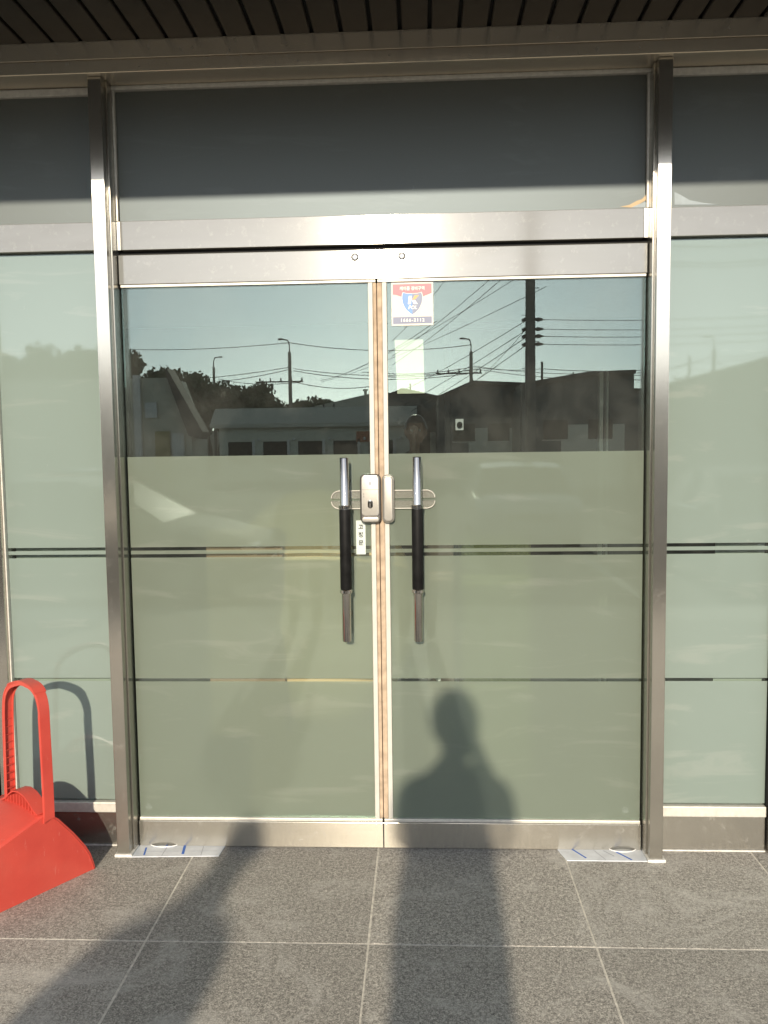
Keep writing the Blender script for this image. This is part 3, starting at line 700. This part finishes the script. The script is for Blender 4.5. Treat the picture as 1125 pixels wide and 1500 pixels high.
# ------------------------------------------------------------------ people
def skin_chain(edges_pts, radii, edges):
    me = bpy.data.meshes.new('sk'); me.from_pydata([tuple(p) for p in edges_pts], edges, [])
    o = bpy.data.objects.new('sk', me); COL.objects.link(o)
    md = o.modifiers.new('s', 'SKIN'); md.use_smooth_shade = True
    for i, r in enumerate(radii):
        v = me.skin_vertices[0].data[i]; v.radius = r if isinstance(r, tuple) else (r, r)
    me.skin_vertices[0].data[0].use_root = True
    s = o.modifiers.new('ss', 'SUBSURF'); s.levels = 1
    bpy.context.view_layer.update()
    out = bpy.data.meshes.new_from_object(o.evaluated_get(bpy.context.evaluated_depsgraph_get()))
    bpy.data.objects.remove(o); return out
def person(name, label, loc, sc, arms_up, mats, lean=0.0, wide=1.0):
    root = tag(empty(name, loc), label, 'person')
    pts = []; rad = []; ed = []
    def add(p, r, to=None):
        pts.append(Vector(p)); rad.append(r)
        if to is not None: ed.append((to, len(pts) - 1))
        return len(pts) - 1
    pel = add((-.03, 0, .90), (.195, .12)); wa = add((-.03, 0, 1.06), (.185, .11), pel); ch = add((0, 0, 1.25), (.150, .105), wa)
    cl = add((0, -.005, 1.38), (.105, .08), ch); nr_ = .053 if arms_up else .082
    nk = add((0, .0, 1.45), nr_, cl); nk2 = add((0, .015, 1.52), nr_, nk); add((0, .02, 1.58), .07, nk2)
    wrists = []
    for s in (-1, 1):
        sh = add((s * .165, -.005, 1.355), .060, cl)
        if arms_up:
            el = add((s * .190, .09, 1.13), .043, sh); wr = add((-.02 if s < 0 else .105, .28, 1.385), .028, el); pm = add((.008 if s < 0 else .095, .33, 1.445), (.034, .020), wr)
        else:
            el = add((s * .215, -.01, 1.09), .042, sh); wr = add((s * .225, .03, .86), .028, el); pm = add((s * .225, .045, .79), (.034, .02), wr)
        wrists.append((s, Vector(pts[pm])))
        hp = add((s * .085, 0, .84), .092, pel); kn = add((s * .095, .01, .48), .060, hp); an = add((s * .10, -.01, .09), .042, kn); add((s * .105, .12, .035), (.042, .03), an)
    parts = [skin_chain(pts, rad, ed)]
    for s, p in wrists:   # five separate fingers each
        for k in range(4):
            L = (.030, .034, .031, .025)[k]
            if arms_up:
                a = p + Vector((-s * .006, .004, .018 - k * .018)); d1 = Vector((-s * .2, .9, .25)).normalized(); d2 = Vector((-s * .95, .2, 0)); d3 = Vector((-s * .9, -.4, 0))
            else:
                a = p + Vector((0, .026 - k * .017, -.01)); d1 = Vector((-s * .05, .05, -1)); d2 = Vector((-s * .25, .05, -1)); d3 = Vector((-s * .5, .05, -.9))
            q = [a, a + d1 * L, a + d1 * L + d2 * L * .75, a + d1 * L + d2 * L * .75 + d3 * L * .6]
            parts.append(skin_chain(q, [.0095, .0088, .008, .007], [(0, 1), (1, 2), (2, 3)]))
        if arms_up: q = [p + Vector((0, -.01, -.01)), p + Vector((-s * .020, -.014, .02)), p + Vector((-s * .040, -.008, .045))]
        else: q = [p + Vector((0, .02, .03)), p + Vector((-s * .01, .045, .0)), p + Vector((-s * .015, .055, -.03))]
        parts.append(skin_chain(q, [.011, .010, .008], [(0, 1), (1, 2)]))
    bm = bmesh.new()
    for me in parts: bm.from_mesh(me)
    # head with jaw, nose, brow, ears
    hb = bmesh.new(); bmesh.ops.create_uvsphere(hb, u_segments=32, v_segments=24, radius=1)
    for v in hb.verts:
        c0 = v.co.copy(); x, y, z = c0.x * .078, c0.y * .098, c0.z * .118
        if z < 0: x *= 1 - .30 * (-c0.z) ** 1.5; y = y * (1 - .12 * -c0.z) + .010 * -c0.z
        if c0.y > .75 and abs(c0.x) < .28 and -.35 < c0.z < .05: y += .020 * (1 - abs(c0.x) / .28) * (1 - abs(c0.z + .18) / .25 if abs(c0.z + .18) < .25 else 0)
        if c0.y > .7 and .12 < abs(c0.x) < .5 and 0 < c0.z < .2: y -= .006
        v.co = Vector((x, y + .022, z + 1.615))
    tmp = bpy.data.meshes.new('h'); hb.to_mesh(tmp); hb.free(); bm.from_mesh(tmp)
    for s in (-1, 1):
        r = bmesh.ops.create_uvsphere(bm, u_segments=12, v_segments=8, radius=1)['verts']
        bmesh.ops.scale(bm, vec=(.010, .020, .032), verts=r); bmesh.ops.translate(bm, vec=(s * .079, .015, 1.61), verts=r)
    for (xx, yy, zz, a_, b_, c_) in ((0, .112, 1.565, .024, .008, .006), (0, .110, 1.555, .020, .008, .005)):
        r = bmesh.ops.create_uvsphere(bm, u_segments=12, v_segments=8, radius=1)['verts']
        bmesh.ops.scale(bm, vec=(a_, b_, c_), verts=r); bmesh.ops.translate(bm, vec=(xx, yy, zz), verts=r)
    for v in bm.verts:
        v.co.x *= wide if v.co.z < 1.42 else 1 + (wide - 1) * max(0, (1.5 - v.co.z) / .08)
        if v.co.z > 1.22: v.co.x += lean * (v.co.z - 1.22)
    bm.transform(Matrix.Scale(sc, 4))
    me = to_mesh(bm, 'raw'); o = bpy.data.objects.new('raw', me); COL.objects.link(o)
    md = o.modifiers.new('r', 'REMESH'); md.mode = 'VOXEL'; md.voxel_size = .0065; md.use_smooth_shade = True
    bpy.context.view_layer.update()
    body = bpy.data.meshes.new_from_object(o.evaluated_get(bpy.context.evaluated_depsgraph_get())); bpy.data.objects.remove(o)
    body.materials.clear(); body.name = 'body'
    link('body', body, 'skin', root)
    def cloth(nm, test, off, mat):
        b2 = bmesh.new(); b2.from_mesh(body)
        b2.normal_update(); nrm = {v.index: v.normal.copy() for v in b2.verts}
        bad = [f for f in b2.faces if not test(f.calc_center_median() / sc)]
        for v in b2.verts: v.co += v.normal * off
        bmesh.ops.delete(b2, geom=bad, context='FACES')
        return link(nm, to_mesh(b2, nm, True), mat, root)
    def armz(c): return abs(c.x) > .15 or c.y > .12
    wrist_z = 1.30 if arms_up else .885
    def is_hand(c): return (c.y > .262 and c.z > 1.25) if arms_up else (abs(c.x) > .17 and c.z < .885)
    cloth('shirt', lambda c: (.90 < c.z < 1.455 or (abs(c.x) > .17 and c.z > .86)) and not is_hand(c) and not (c.z > 1.43 and abs(c.x) < .05), .011, mats[0])
    cloth('trousers', lambda c: .07 < c.z < .93 and not (abs(c.x) > .165 and c.z > .70), .009 if True else 0, mats[1])
    cloth('shoes', lambda c: c.z < .085, .010, 'shoe')
    cloth('hair', lambda c: c.z > 1.63 + (.045 if c.y > .075 else 0) - (.06 if c.y < -.01 else 0) and abs(c.x) < .2 and c.z > 1.5 and c.y < .2, .013, 'hair')
    # eyes
    for s in (-1, 1): ball('eye', (s * .030 * sc, .108 * sc, 1.622 * sc), .011 * sc, 'white_pl', root, seg=12)
    return root
person('person', 'person in dark clothes behind the camera, both hands raising a phone at eye level', (-.045, -CAM_D - .40, .008), .962, True, ('shirt', 'trousers'))
hx = on(365, 1205).x; hz = on(365, 1205).z
hgt = 1.36; dist = (hgt - hz) / .33636
person('person', 'shorter person in an olive top standing behind to the left, arms hanging', (hx - .0458 * dist - .15, -dist, .006), hgt / 1.745, False, ('shirt2', 'trousers'), .42, 1.22)
ph = tag(empty('phone', (CAM.x + .02, CAM.y - .028, CAM.z - .045)), 'black phone held up in the standing person\'s hands', 'phone')
inset_prism('phone_body', 0, 0, .074, .156, .012, -.004, .004, .001, 'black', ph) if False else box('phone_body', -.037, .037, -.004, .004, -.078, .078, 'black', ph, .0035, 3)
box('phone_screen', -.034, .034, -.0046, -.0041, -.074, .074, 'win_dark', ph, 0)

# ------------------------------------------------------------------ what the glass mirrors: buildings
def simple_windows(parent, x0, x1, y, zs, n, w_, h_, mat='win_dark'):
    for k in range(n):
        xc = x0 + (x1 - x0) * (k + .5) / n
        f = box('window', xc - w_ / 2, xc + w_ / 2, y, y + .06, zs, zs + h_, mat, parent, .0)
        box('window_frame', xc - w_ / 2 - .05, xc + w_ / 2 + .05, y - .02, y - .001, zs - .06, zs - .001, 'bead', f, 0)
# steep roofed shed on the left
R = 20
s0, s1, s2, s3 = behind(196, 560, R), behind(294, 637, R), behind(248, 548, R), behind(150, 560, R)
sh = tag(empty('shed', (s0.x, -R, LOT)), 'beige shed with a steep dark roof edge, mirrored at the left of the left door', 'shed')
z = lambda q: q.z - LOT
prism('wall', [(-4, 0), (s1.x - s0.x - .25, 0), (s1.x - s0.x - .25, z(s1) - .05), (s2.x - s0.x, z(s2) - .1), (-4, z(s2) - .1)], -1.6, 0, XZ, 'shed_wall', sh)
prism('roof_edge', [(s1.x - s0.x + .05, z(s1) - .12), (s1.x - s0.x - .28, z(s1) - .02), (s2.x - s0.x - .02, z(s2) - .08), (s2.x - s0.x, z(s2) + .15), (s1.x - s0.x + .12, z(s1) + .08)], -.5, .25, XZ, 'shed_dark', sh)
def at(par, R_, px, py): q = behind(px, py, R_); return q.x - par.location.x, q.z - par.location.z
u, v = at(sh, R, 213, 590); u2, v2 = at(sh, R, 231, 612)
box('sign_board', u, u2, .02, .07, v2, v, 'white_pl', sh, 0)
text('lettering', '출구', .24, (u + u2) / 2, (v + v2) / 2, .0, 'ink', None).parent = None
bpy.data.objects.remove([o for o in bpy.data.objects if o.name.startswith('lettering')][-1])
u, v = at(sh, R, 228, 632); u2, _ = at(sh, R, 249, 632)
dd = box('door', u, u2, .02, .08, 0, v, 'yellowdoor', sh, 0); box('handle', u + .05, u + .12, .09, .12, v - 1.0, v - .9, 'black', dd, 0)
u, v = at(sh, R, 252, 635); u2, _ = at(sh, R, 270, 640)
box('notice_board', u, u2, .02, .06, v - .75, v, 'white_pl', sh, 0)
u, v = at(sh, R, 196, 550); u2, _ = at(sh, R, 206, 550)
box('downpipe', u, u2, .02, .12, 0, v, 'white_pl', sh, 0)
# long low house
R = 42
a, b = behind(310, 625, R), behind(600, 625, R)
lh = tag(empty('low_house', (a.x, -R, LOT)), 'long low house with a faded sloping roof, mirrored across the left door', 'house')
L_ = b.x - a.x; ze = a.z - LOT; zr = behind(320, 599, R + 1).z - LOT
box('wall', 0.4, L_, -8, 0, 0, ze - .02, 'far_wall', lh, 0)
prism('roof', [(-.6, ze - .1), (-.6, ze + .1), (-1.9, zr), (-8.6, ze)], -.0, L_ + .4, lambda u, v, w_: (w_, u + 1.0, v), 'far_roof', lh)
for k in range(5):
    u = .9 + k * (L_ - 1.2) / 5
    f = box('window', u, u + 1.3, .01, .06, 1.0, ze - .85, 'win_dark', lh, 0)
    box('window_frame', u + 1.32, u + 1.45, .01, .10, .9, ze - .75, 'white_pl', f, 0)
    ball('wall_lamp', (u + 1.7, .15, ze - .75), .09, 'white_pl', lh, seg=10)
u, v = at(lh, R, 522, 632); u2, v2 = at(lh, R, 545, 647)
box('sign_board', u, u2, .03, .10, v2, v, 'orange_sign', lh, 0)
# gabled house behind it with a chimney
R = 62
a, b = behind(452, 598, R), behind(650, 598, R); ap = behind(560, 573, R)
gh = tag(empty('gabled_house', (a.x, -R, LOT)), 'house with a low gable and a thin chimney, mirrored left of the door seam', 'house')
prism('wall', [(0, 0), (b.x - a.x, 0), (b.x - a.x, a.z - LOT - .1), (0, a.z - LOT - .1)], -10, 0, XZ, 'far_wall', gh)
prism('roof', [(-.5, a.z - LOT - .09), (b.x - a.x + .5, a.z - LOT - .09), (ap.x - a.x, ap.z - LOT)], -10.4, .4, XZ, 'far_roof', gh)
u, v = at(gh, R, 534, 571)
tube('chimney', [(u, -1, v - 1.0), (u, -1, v)], .12, 'far_wall', gh, 10); tube('chimney_cap', [(u, -1, v), (u, -1, v + .10)], .2, 'far_wall', gh, 10)
simple_windows(gh, 1, b.x - a.x - 1, .01, 1.6, 4, 1.2, 1.1)
# dark warehouses on the right
R = 36
def warehouse(pxs, R, name, label, depth=12, mat='box_wall', win=True):
    Q = [behind(px, py, R) for px, py in pxs]; x0 = Q[0].x
    o = tag(empty(name, (x0, -R, LOT)), label, 'warehouse')
    poly = [(0, 0)] + [(q.x - x0, q.z - LOT) for q in Q] + [(Q[-1].x - x0, 0)]
    prism('wall', poly, -depth, 0, XZ, mat, o)
    rp = [(q.x - x0, q.z - LOT + .005) for q in Q] + [(q.x - x0, q.z - LOT + .16) for q in reversed(Q)]
    prism('roof', rp, -depth - .3, .3, XZ, 'shed_dark', o)
    wd = Q[-1].x - x0
    if win:
        simple_windows(o, wd * .1, wd * .9, .01, 2.0, max(2, int(wd / 2.5)), 1.0, .8)
        box('shutter_door', wd * .35, wd * .35 + 2.6, .01, .06, 0, 2.6, 'far_wall', o, 0)
    return o
warehouse([(548, 590), (590, 573), (646, 585)], 44, 'warehouse', 'dark low gabled warehouse, mirrored beside the lock and sticker')
warehouse([(642, 585), (692, 563), (768, 566)], 36, 'warehouse', 'dark gabled warehouse with shutter, mirrored left of the thick pole')
warehouse([(765, 567), (858, 551), (929, 548)], 32, 'warehouse', 'biggest slate box warehouse, mirrored right of the thick pole')
warehouse([(925, 572), (985, 575), (1052, 571)], 58, 'warehouse', 'distant warehouse with a wavy roofline, mirrored between the two right uprights')
warehouse([(1054, 549), (1126, 528), (1300, 500)], 30, 'warehouse', 'tall box warehouse, mirrored at the far right window')
warehouse([(-420, 560), (-300, 520), (-160, 560)], 40, 'warehouse', 'gabled warehouse out to the left of the shed')

# utility poles, each with its own wires
def pole(px, top, R, rad, label, arms, lamp=0, extra=None):
    q = behind(px, top, R)
    h = q.z - LOT
    o = tag(empty('utility_pole', (q.x, -R, LOT)), label, 'utility pole', 'utility poles across the lot')
    tube('shaft', [(0, 0, 0), (0, 0, h)], [rad, rad * .72], 'concrete_pole', o, 14)
    for (dz, x0, x1, yy) in arms:
        a_ = box('crossarm', x0, x1, yy - .05, yy + .05, h - dz - .05, h - dz + .05, 'shed_dark', o, 0)
        n = max(2, int(abs(x1 - x0) / .75) + 1)
        for k in range(n):
            xx = x0 + .1 + (x1 - x0 - .2) * k / (n - 1)
            tube('insulator', [(xx, yy, h - dz + .05), (xx, yy, h - dz + .16), (xx, yy, h - dz + .30)], [.05, .07, .035], 'shed_dark', a_, 8)
    if lamp:
        tube('lamp_arm', [(0, 0, h - .1), (0, 0, h + .55), (lamp * .12, 0, h + .9), (lamp * .55, 0, h + .98)], .05, 'shed_dark', o, 8)
        box('lamp_head', min(lamp * .5, lamp * .85), max(lamp * .5, lamp * .85), -.1, .1, h + .92, h + 1.04, 'shed_dark', o, .02)
    return o
def wire(o, pts_px, r=.018, sag=.0):
    """pts_px: (px,py,R) ends; hangs as a shallow curve"""
    a, b = [behind(*p) for p in pts_px]; n = 14; P = []
    for k in range(n + 1):
        t = k / n; p = a.lerp(b, t); p.z -= sag * 4 * t * (1 - t); P.append(p - o.location)
    tube('wire', P, r, 'wire', o, 5)
big = pole(777, 250, 26, .20, 'thick near concrete pole, mirrored as the broad dark upright in the right door', [])
for py in (468, 482, 492.5, 504):
    q = behind(788, py, 26); u, v = q.x - big.location.x, q.z - LOT
    tube('insulator', [(.12, 0, v), (u, 0, v), (u + .18, 0, v)], [.03, .075, .03], 'shed_dark', big, 8)
    tube('insulator', [(-.12, 0, v + .03), (-.28, 0, v - .03)], [.07, .05], 'shed_dark', big, 8)
    wire(big, ((790, py, 26), (1180, py - 8, 26)), .011, .10)
    wire(big, ((770, py + 2, 26), (560, py + 118 + (py - 468) * .6, 50)), .013, .15)
for d in range(8):
    v = 3.5 + d * .9; tube('step_bolt', [(-.30 if d % 2 else .30, 0, v), (0, 0, v)], .012, 'shed_dark', big, 6)
p1 = pole(690, 515, 60, .17, 'mirrored pole with street lamp and leaning crossarms, left of the thick pole', [(1.6, -2.6, .8, 0), (3.4, .2, 3.4, 0)], -1)
p2 = pole(424, 516, 60, .17, 'mirrored pole with two long crossarms near the middle of the left door', [(2.2, -2.4, 1.0, 0), (4.2, .1, 3.4, 0)], -1)
tube('brace', [(.1, 0, (p2_h := behind(424, 516, 60).z - LOT) - 6.0), (1.3, 0, p2_h - 4.2)], .04, 'shed_dark', p2, 6)
p3 = pole(313, 538, 78, .16, 'smaller mirrored pole above the trees in the left door', [(2.4, -2.6, .4, 0), (2.7, .0, 2.6, .2)], 1)
p4 = pole(1046, 512, 62, .16, 'mirrored pole with lamp in the far right window', [(2.2, -3.0, .4, 0)], -1)
p5 = pole(1010, 521, 80, .15, 'thin mirrored pole left of the lamp pole in the far right window', [(2.4, -.9, .9, 0), (3.6, -.9, .9, 0)])
p6 = pole(794, 530, 75, .15, 'thin mirrored pole just right of the thick pole', [(2.2, -.8, .8, 0)])
p7 = pole(840, 545, 90, .13, 'tiny mirrored mast above the box warehouse roof', [])
p8 = pole(601, 562, 100, .13, 'faint mirrored pole under the sticker', [(1.2, -.9, .9, 0), (2.2, -.7, .7, 0)])
W = [(p1, ((690, 538, 60), (530, 545, 60)), .3), (p1, ((690, 541, 60), (530, 549, 60)), .35), (p1, ((695, 540, 60), (960, 556, 48)), .3), (p1, ((695, 536, 60), (960, 545, 40)), .3),
     (p2, ((424, 538, 60), (170, 557, 80)), .4), (p2, ((424, 541, 60), (250, 560, 78)), .4), (p2, ((430, 540, 60), (700, 541, 60)), .5), (p2, ((430, 543, 60), (700, 545, 60)), .6), (p2, ((430, 559, 60), (560, 563, 60)), .4), (p2, ((440, 560, 60), (320, 555, 78)), .3),
     (p2, ((470, 557, 60), (640, 470, 28)), .4), (p2, ((470, 558, 60), (760, 405, 22)), .4), (p2, ((470, 560, 60), (800, 420, 22)), .3), (p2, ((424, 502, 60), (190, 512, 70)), .2), (p2, ((424, 502, 60), (690, 505, 60)), .5),
     (p1, ((574, 522, 32), (728, 400, 20)), .1), (p1, ((574, 535, 32), (745, 400, 20)), .1), (p1, ((574, 500, 32), (660, 400, 20)), .1),
     (p1, ((690, 562, 60), (774, 478, 26)), .2),
     (p4, ((1046, 520, 62), (940, 545, 70)), .3), (p4, ((1046, 522, 62), (1160, 503, 50)), .3), (p4, ((1046, 530, 62), (1160, 545, 50)), .3), (p5, ((1010, 530, 80), (930, 550, 90)), .3), (p5, ((1010, 531, 80), (1160, 512, 60)), .3), (p5, ((1010, 541, 80), (1160, 530, 60)), .3),
     (p4, ((960, 359, 22), (1160, 352, 22)), .1), (p4, ((960, 383, 22), (1160, 376, 22)), .1), (p4, ((960, 388, 22), (1160, 383, 22)), .1),
     (p6, ((794, 540, 75), (960, 541, 75)), .2), (p6, ((794, 540, 75), (690, 537, 60)), .2)]
for o, pp, s in W: wire(o, pp, .00045 * min(pp[0][2], pp[1][2]), s)

# trees
def crown_mesh(seed, R_=2.6, H=3.6, n=4200, flat=False):
    r = random.Random(seed); bm = bmesh.new()
    blobs = [(Vector((r.uniform(-1, 1) * R_ * .65, r.uniform(-1, 1) * R_ * .6, r.uniform(.15, .95) * H)), r.uniform(.35, .62) * R_ * (.75 if flat else 1)) for _ in range(11)]
    for i in range(n):
        c0, br = r.choice(blobs); d = Vector((r.gauss(0, 1), r.gauss(0, 1), r.gauss(0, 1))).normalized() * br * r.uniform(.45, 1.08); d.z *= .6 if flat else .8
        p = c0 + d; s = r.uniform(.10, .24)
        a = Vector((r.uniform(-1, 1), r.uniform(-1, 1), r.uniform(-1, 1))).normalized(); b = a.orthogonal().normalized(); 
        vs = [bm.verts.new(p + a * s), bm.verts.new(p + b * s * .8), bm.verts.new(p - a * s), bm.verts.new(p - b * s * .8)]
        bm.faces.new(vs)
    return to_mesh(bm, 'crown')
crowns = [crown_mesh(s, flat=(s % 2 == 0)) for s in range(4)]
for i, cm in enumerate(crowns): cm.materials.append(M['leaf' if i % 2 else 'leaf2'])
def trunk_mesh(seed):
    r = random.Random(seed); bm = bmesh.new()
    bm_tube(bm, [(0, 0, 0), (r.uniform(-.1, .1), 0, 1.5), (r.uniform(-.3, .3), r.uniform(-.2, .2), 3.2), (r.uniform(-.4, .4), 0, 5)], [.24, .19, .14, .05], 8)
    for k in range(4):
        z0 = r.uniform(1.8, 3.4); a = r.uniform(0, 6.28); bm_tube(bm, [(0, 0, z0), (math.cos(a) * .7, math.sin(a) * .7, z0 + .8), (math.cos(a) * 1.5, math.sin(a) * 1.5, z0 + 1.4)], [.09, .06, .02], 6)
    bmesh.ops.recalc_face_normals(bm, faces=bm.faces)
    return to_mesh(bm, 'trunk', True)
trunks = [trunk_mesh(s) for s in range(3)]
for t_ in trunks: t_.materials.append(M['bark'])
tl = [(px, py, R_) for px, py, R_ in
      [(-30, 508, 60), (10, 516, 64), (45, 509, 60), (80, 512, 62), (118, 517, 60), (150, 512, 62), (188, 535, 66), (215, 545, 68), (240, 552, 62), (262, 548, 66), (285, 560, 68), (305, 562, 72), (330, 570, 66), (352, 574, 70), (374, 576, 68), (396, 586, 72), (440, 586, 74), (463, 586, 74), (-90, 500, 60), (-150, 510, 64), (320, 566, 80), (360, 570, 82)]]
TREE_L = ['evergreen tree in the dense row mirrored in the far left window and left door']
for i, (px, py, R_) in enumerate(tl):
    q = behind(px, py, R_); h = q.z - LOT
    o = empty('pine_tree', (q.x, -R_, LOT), (0, 0, rnd.uniform(0, 6)))
    sc = h / 6.6 if px < 270 else h / 6.2
    if px >= 390: sc *= .95
    o.scale = (sc * .85, sc * .85, sc)
    tag(o, TREE_L[i % len(TREE_L)], 'tree', 'trees mirrored behind the lot')
    link('trunk', trunks[i % 3], None, o); link('crown', crowns[i % 4], None, o, (0, 0, 2.6))

tag(box('sky_gap_wall', -75, 12, -88.4, -88, LOT, 3.6, 'far_roof', bev=.01), 'long pale wall added behind the trees to cover the bright sky gap', 'wall')  # added wall, hides the bright sky showing under the tree crowns
# cars
def car(label, x, y, rot, paint, kind='car'):
    o = tag(empty('parked_car', (x, y, LOT), (0, 0, rot)), label, 'car', 'cars parked in the lot')
    # local x forward, y across
    L, Wd = 4.35, 1.76
    side = [(-2.15, .35), (-2.17, .62), (-2.08, .92), (-1.75, .98), (1.0, .98), (1.55, .90), (2.02, .76), (2.17, .58), (2.15, .33), (1.72, .26), (-1.75, .26)]
    bm = bmesh.new(); ny = 8; rings = []
    for j in range(ny + 1):
        t = -1 + 2 * j / ny; yy = t * Wd / 2; k = 1 - .06 * abs(t) ** 4
        rings.append([bm.verts.new((u * k, yy, (v - .3) * (1 - .10 * abs(t) ** 6) + .3)) for u, v in side])
    n = len(side)
    for a_, b_ in zip(rings, rings[1:]):
        for k in range(n): bm.faces.new((a_[k], a_[(k + 1) % n], b_[(k + 1) % n], b_[k]))
    bm.faces.new(rings[0]); bm.faces.new(rings[-1]); bmesh.ops.recalc_face_normals(bm, faces=bm.faces)
    link('body', to_mesh(bm, 'body', True, 40), paint, o)
    cab = [(-1.72, .975), (-1.25, 1.33), (-.75, 1.43), (.05, 1.44), (.45, 1.36), (1.12, .975)]
    bm = bmesh.new(); rings = []
    for j in range(ny + 1):
        t = -1 + 2 * j / ny
        rings.append([bm.verts.new((u * (1 - .04 * t * t), t * (Wd / 2 - .03 - (v - .97) * .38), v - .03 * abs(t) ** 3)) for u, v in cab])
    n = len(cab)
    for a_, b_ in zip(rings, rings[1:]):
        for k in range(n - 1): bm.faces.new((a_[k], a_[k + 1], b_[k + 1], b_[k]))
    bm.faces.new(rings[0]); bm.faces.new(rings[-1]); bmesh.ops.recalc_face_normals(bm, faces=bm.faces)
    link('windows', to_mesh(bm, 'windows', True, 40), 'win_dark', o)
    # roof skin and pillars over the glass
    bm = bmesh.new(); rings = []
    for j in range(ny + 1):
        t = -1 + 2 * j / ny
        rings.append([bm.verts.new((u, t * (Wd / 2 - .03 - (v - .97) * .36), v + .012 - .03 * abs(t) ** 3)) for u, v in cab[1:5]])
    for a_, b_ in zip(rings, rings[1:]):
        for k in range(3): bm.faces.new((a_[k], a_[k + 1], b_[k + 1], b_[k]))
    bmesh.ops.recalc_face_normals(bm, faces=bm.faces)
    rf = link('roof', to_mesh(bm, 'roof', True, 50), paint, o)
    for s in (-1, 1):
        yy = s * (Wd / 2 - .02)
        for (u0, v0, u1, v1) in ((1.12, .97, .45, 1.37), (-.25, .97, -.25, 1.42), (-1.70, .97, -1.22, 1.33)):
            tube('pillar', [(u0, s * (Wd / 2 - .02), v0), (u1, s * (Wd / 2 - .02 - (v1 - .97) * .38), v1)], .035, paint, rf, 8)
        tube('belt_trim', [(1.1, s * (Wd / 2 + .005), .965), (-1.7, s * (Wd / 2 + .005), .965)], .016, 'chrome', o, 8)
        box('headlight', 1.93, 2.13, min(s * .45, s * .80), max(s * .45, s * .80), .60, .73, 'lamp', o, .03, 2)
        box('tail_light', -2.16, -2.03, min(s * .5, s * .82), max(s * .5, s * .82), .66, .84, 'tail', o, .02, 2)
        box('mirror', .80, .98, min(s * .88, s * 1.04), max(s * .88, s * 1.04), .95, 1.07, paint, o, .03, 2)
        for u in (-1.32, 1.32):
            wh = empty('wheel', (u, s * (Wd / 2 - .10), .315)); wh.parent = o
            tube('tyre', [(0, -.10, 0), (0, -.08, 0), (0, .08, 0), (0, .10, 0)], [.29, .315, .315, .29], 'rubber', wh, 24)
            tube('rim', [(0, s * .102, 0), (0, s * .108, 0)], [.20, .19], 'silver', wh, 18)
    box('number_plate', 2.165, 2.185, -.26, .26, .42, .53, 'white_pl', o, .004)
    box('grille', 2.14, 2.178, -.40, .40, .56, .66, 'black', o, .01)
    return o
car('silver car parked side on, mirrored in the left side window', -3.9, -6.6, 0, 'car_silver')
car('white car parked nose to the doors, mirrored right of the right handle', 1.75, -12.5, math.pi / 2, 'car_white')
car('silver grey car nosing in, mirrored in the right side window', 4.2, -7.6, math.pi / 2, 'car_silver')
car('dark grey car parked deeper in the lot behind the silver one', -6.5, -13.5, math.pi / 2, 'car_grey')
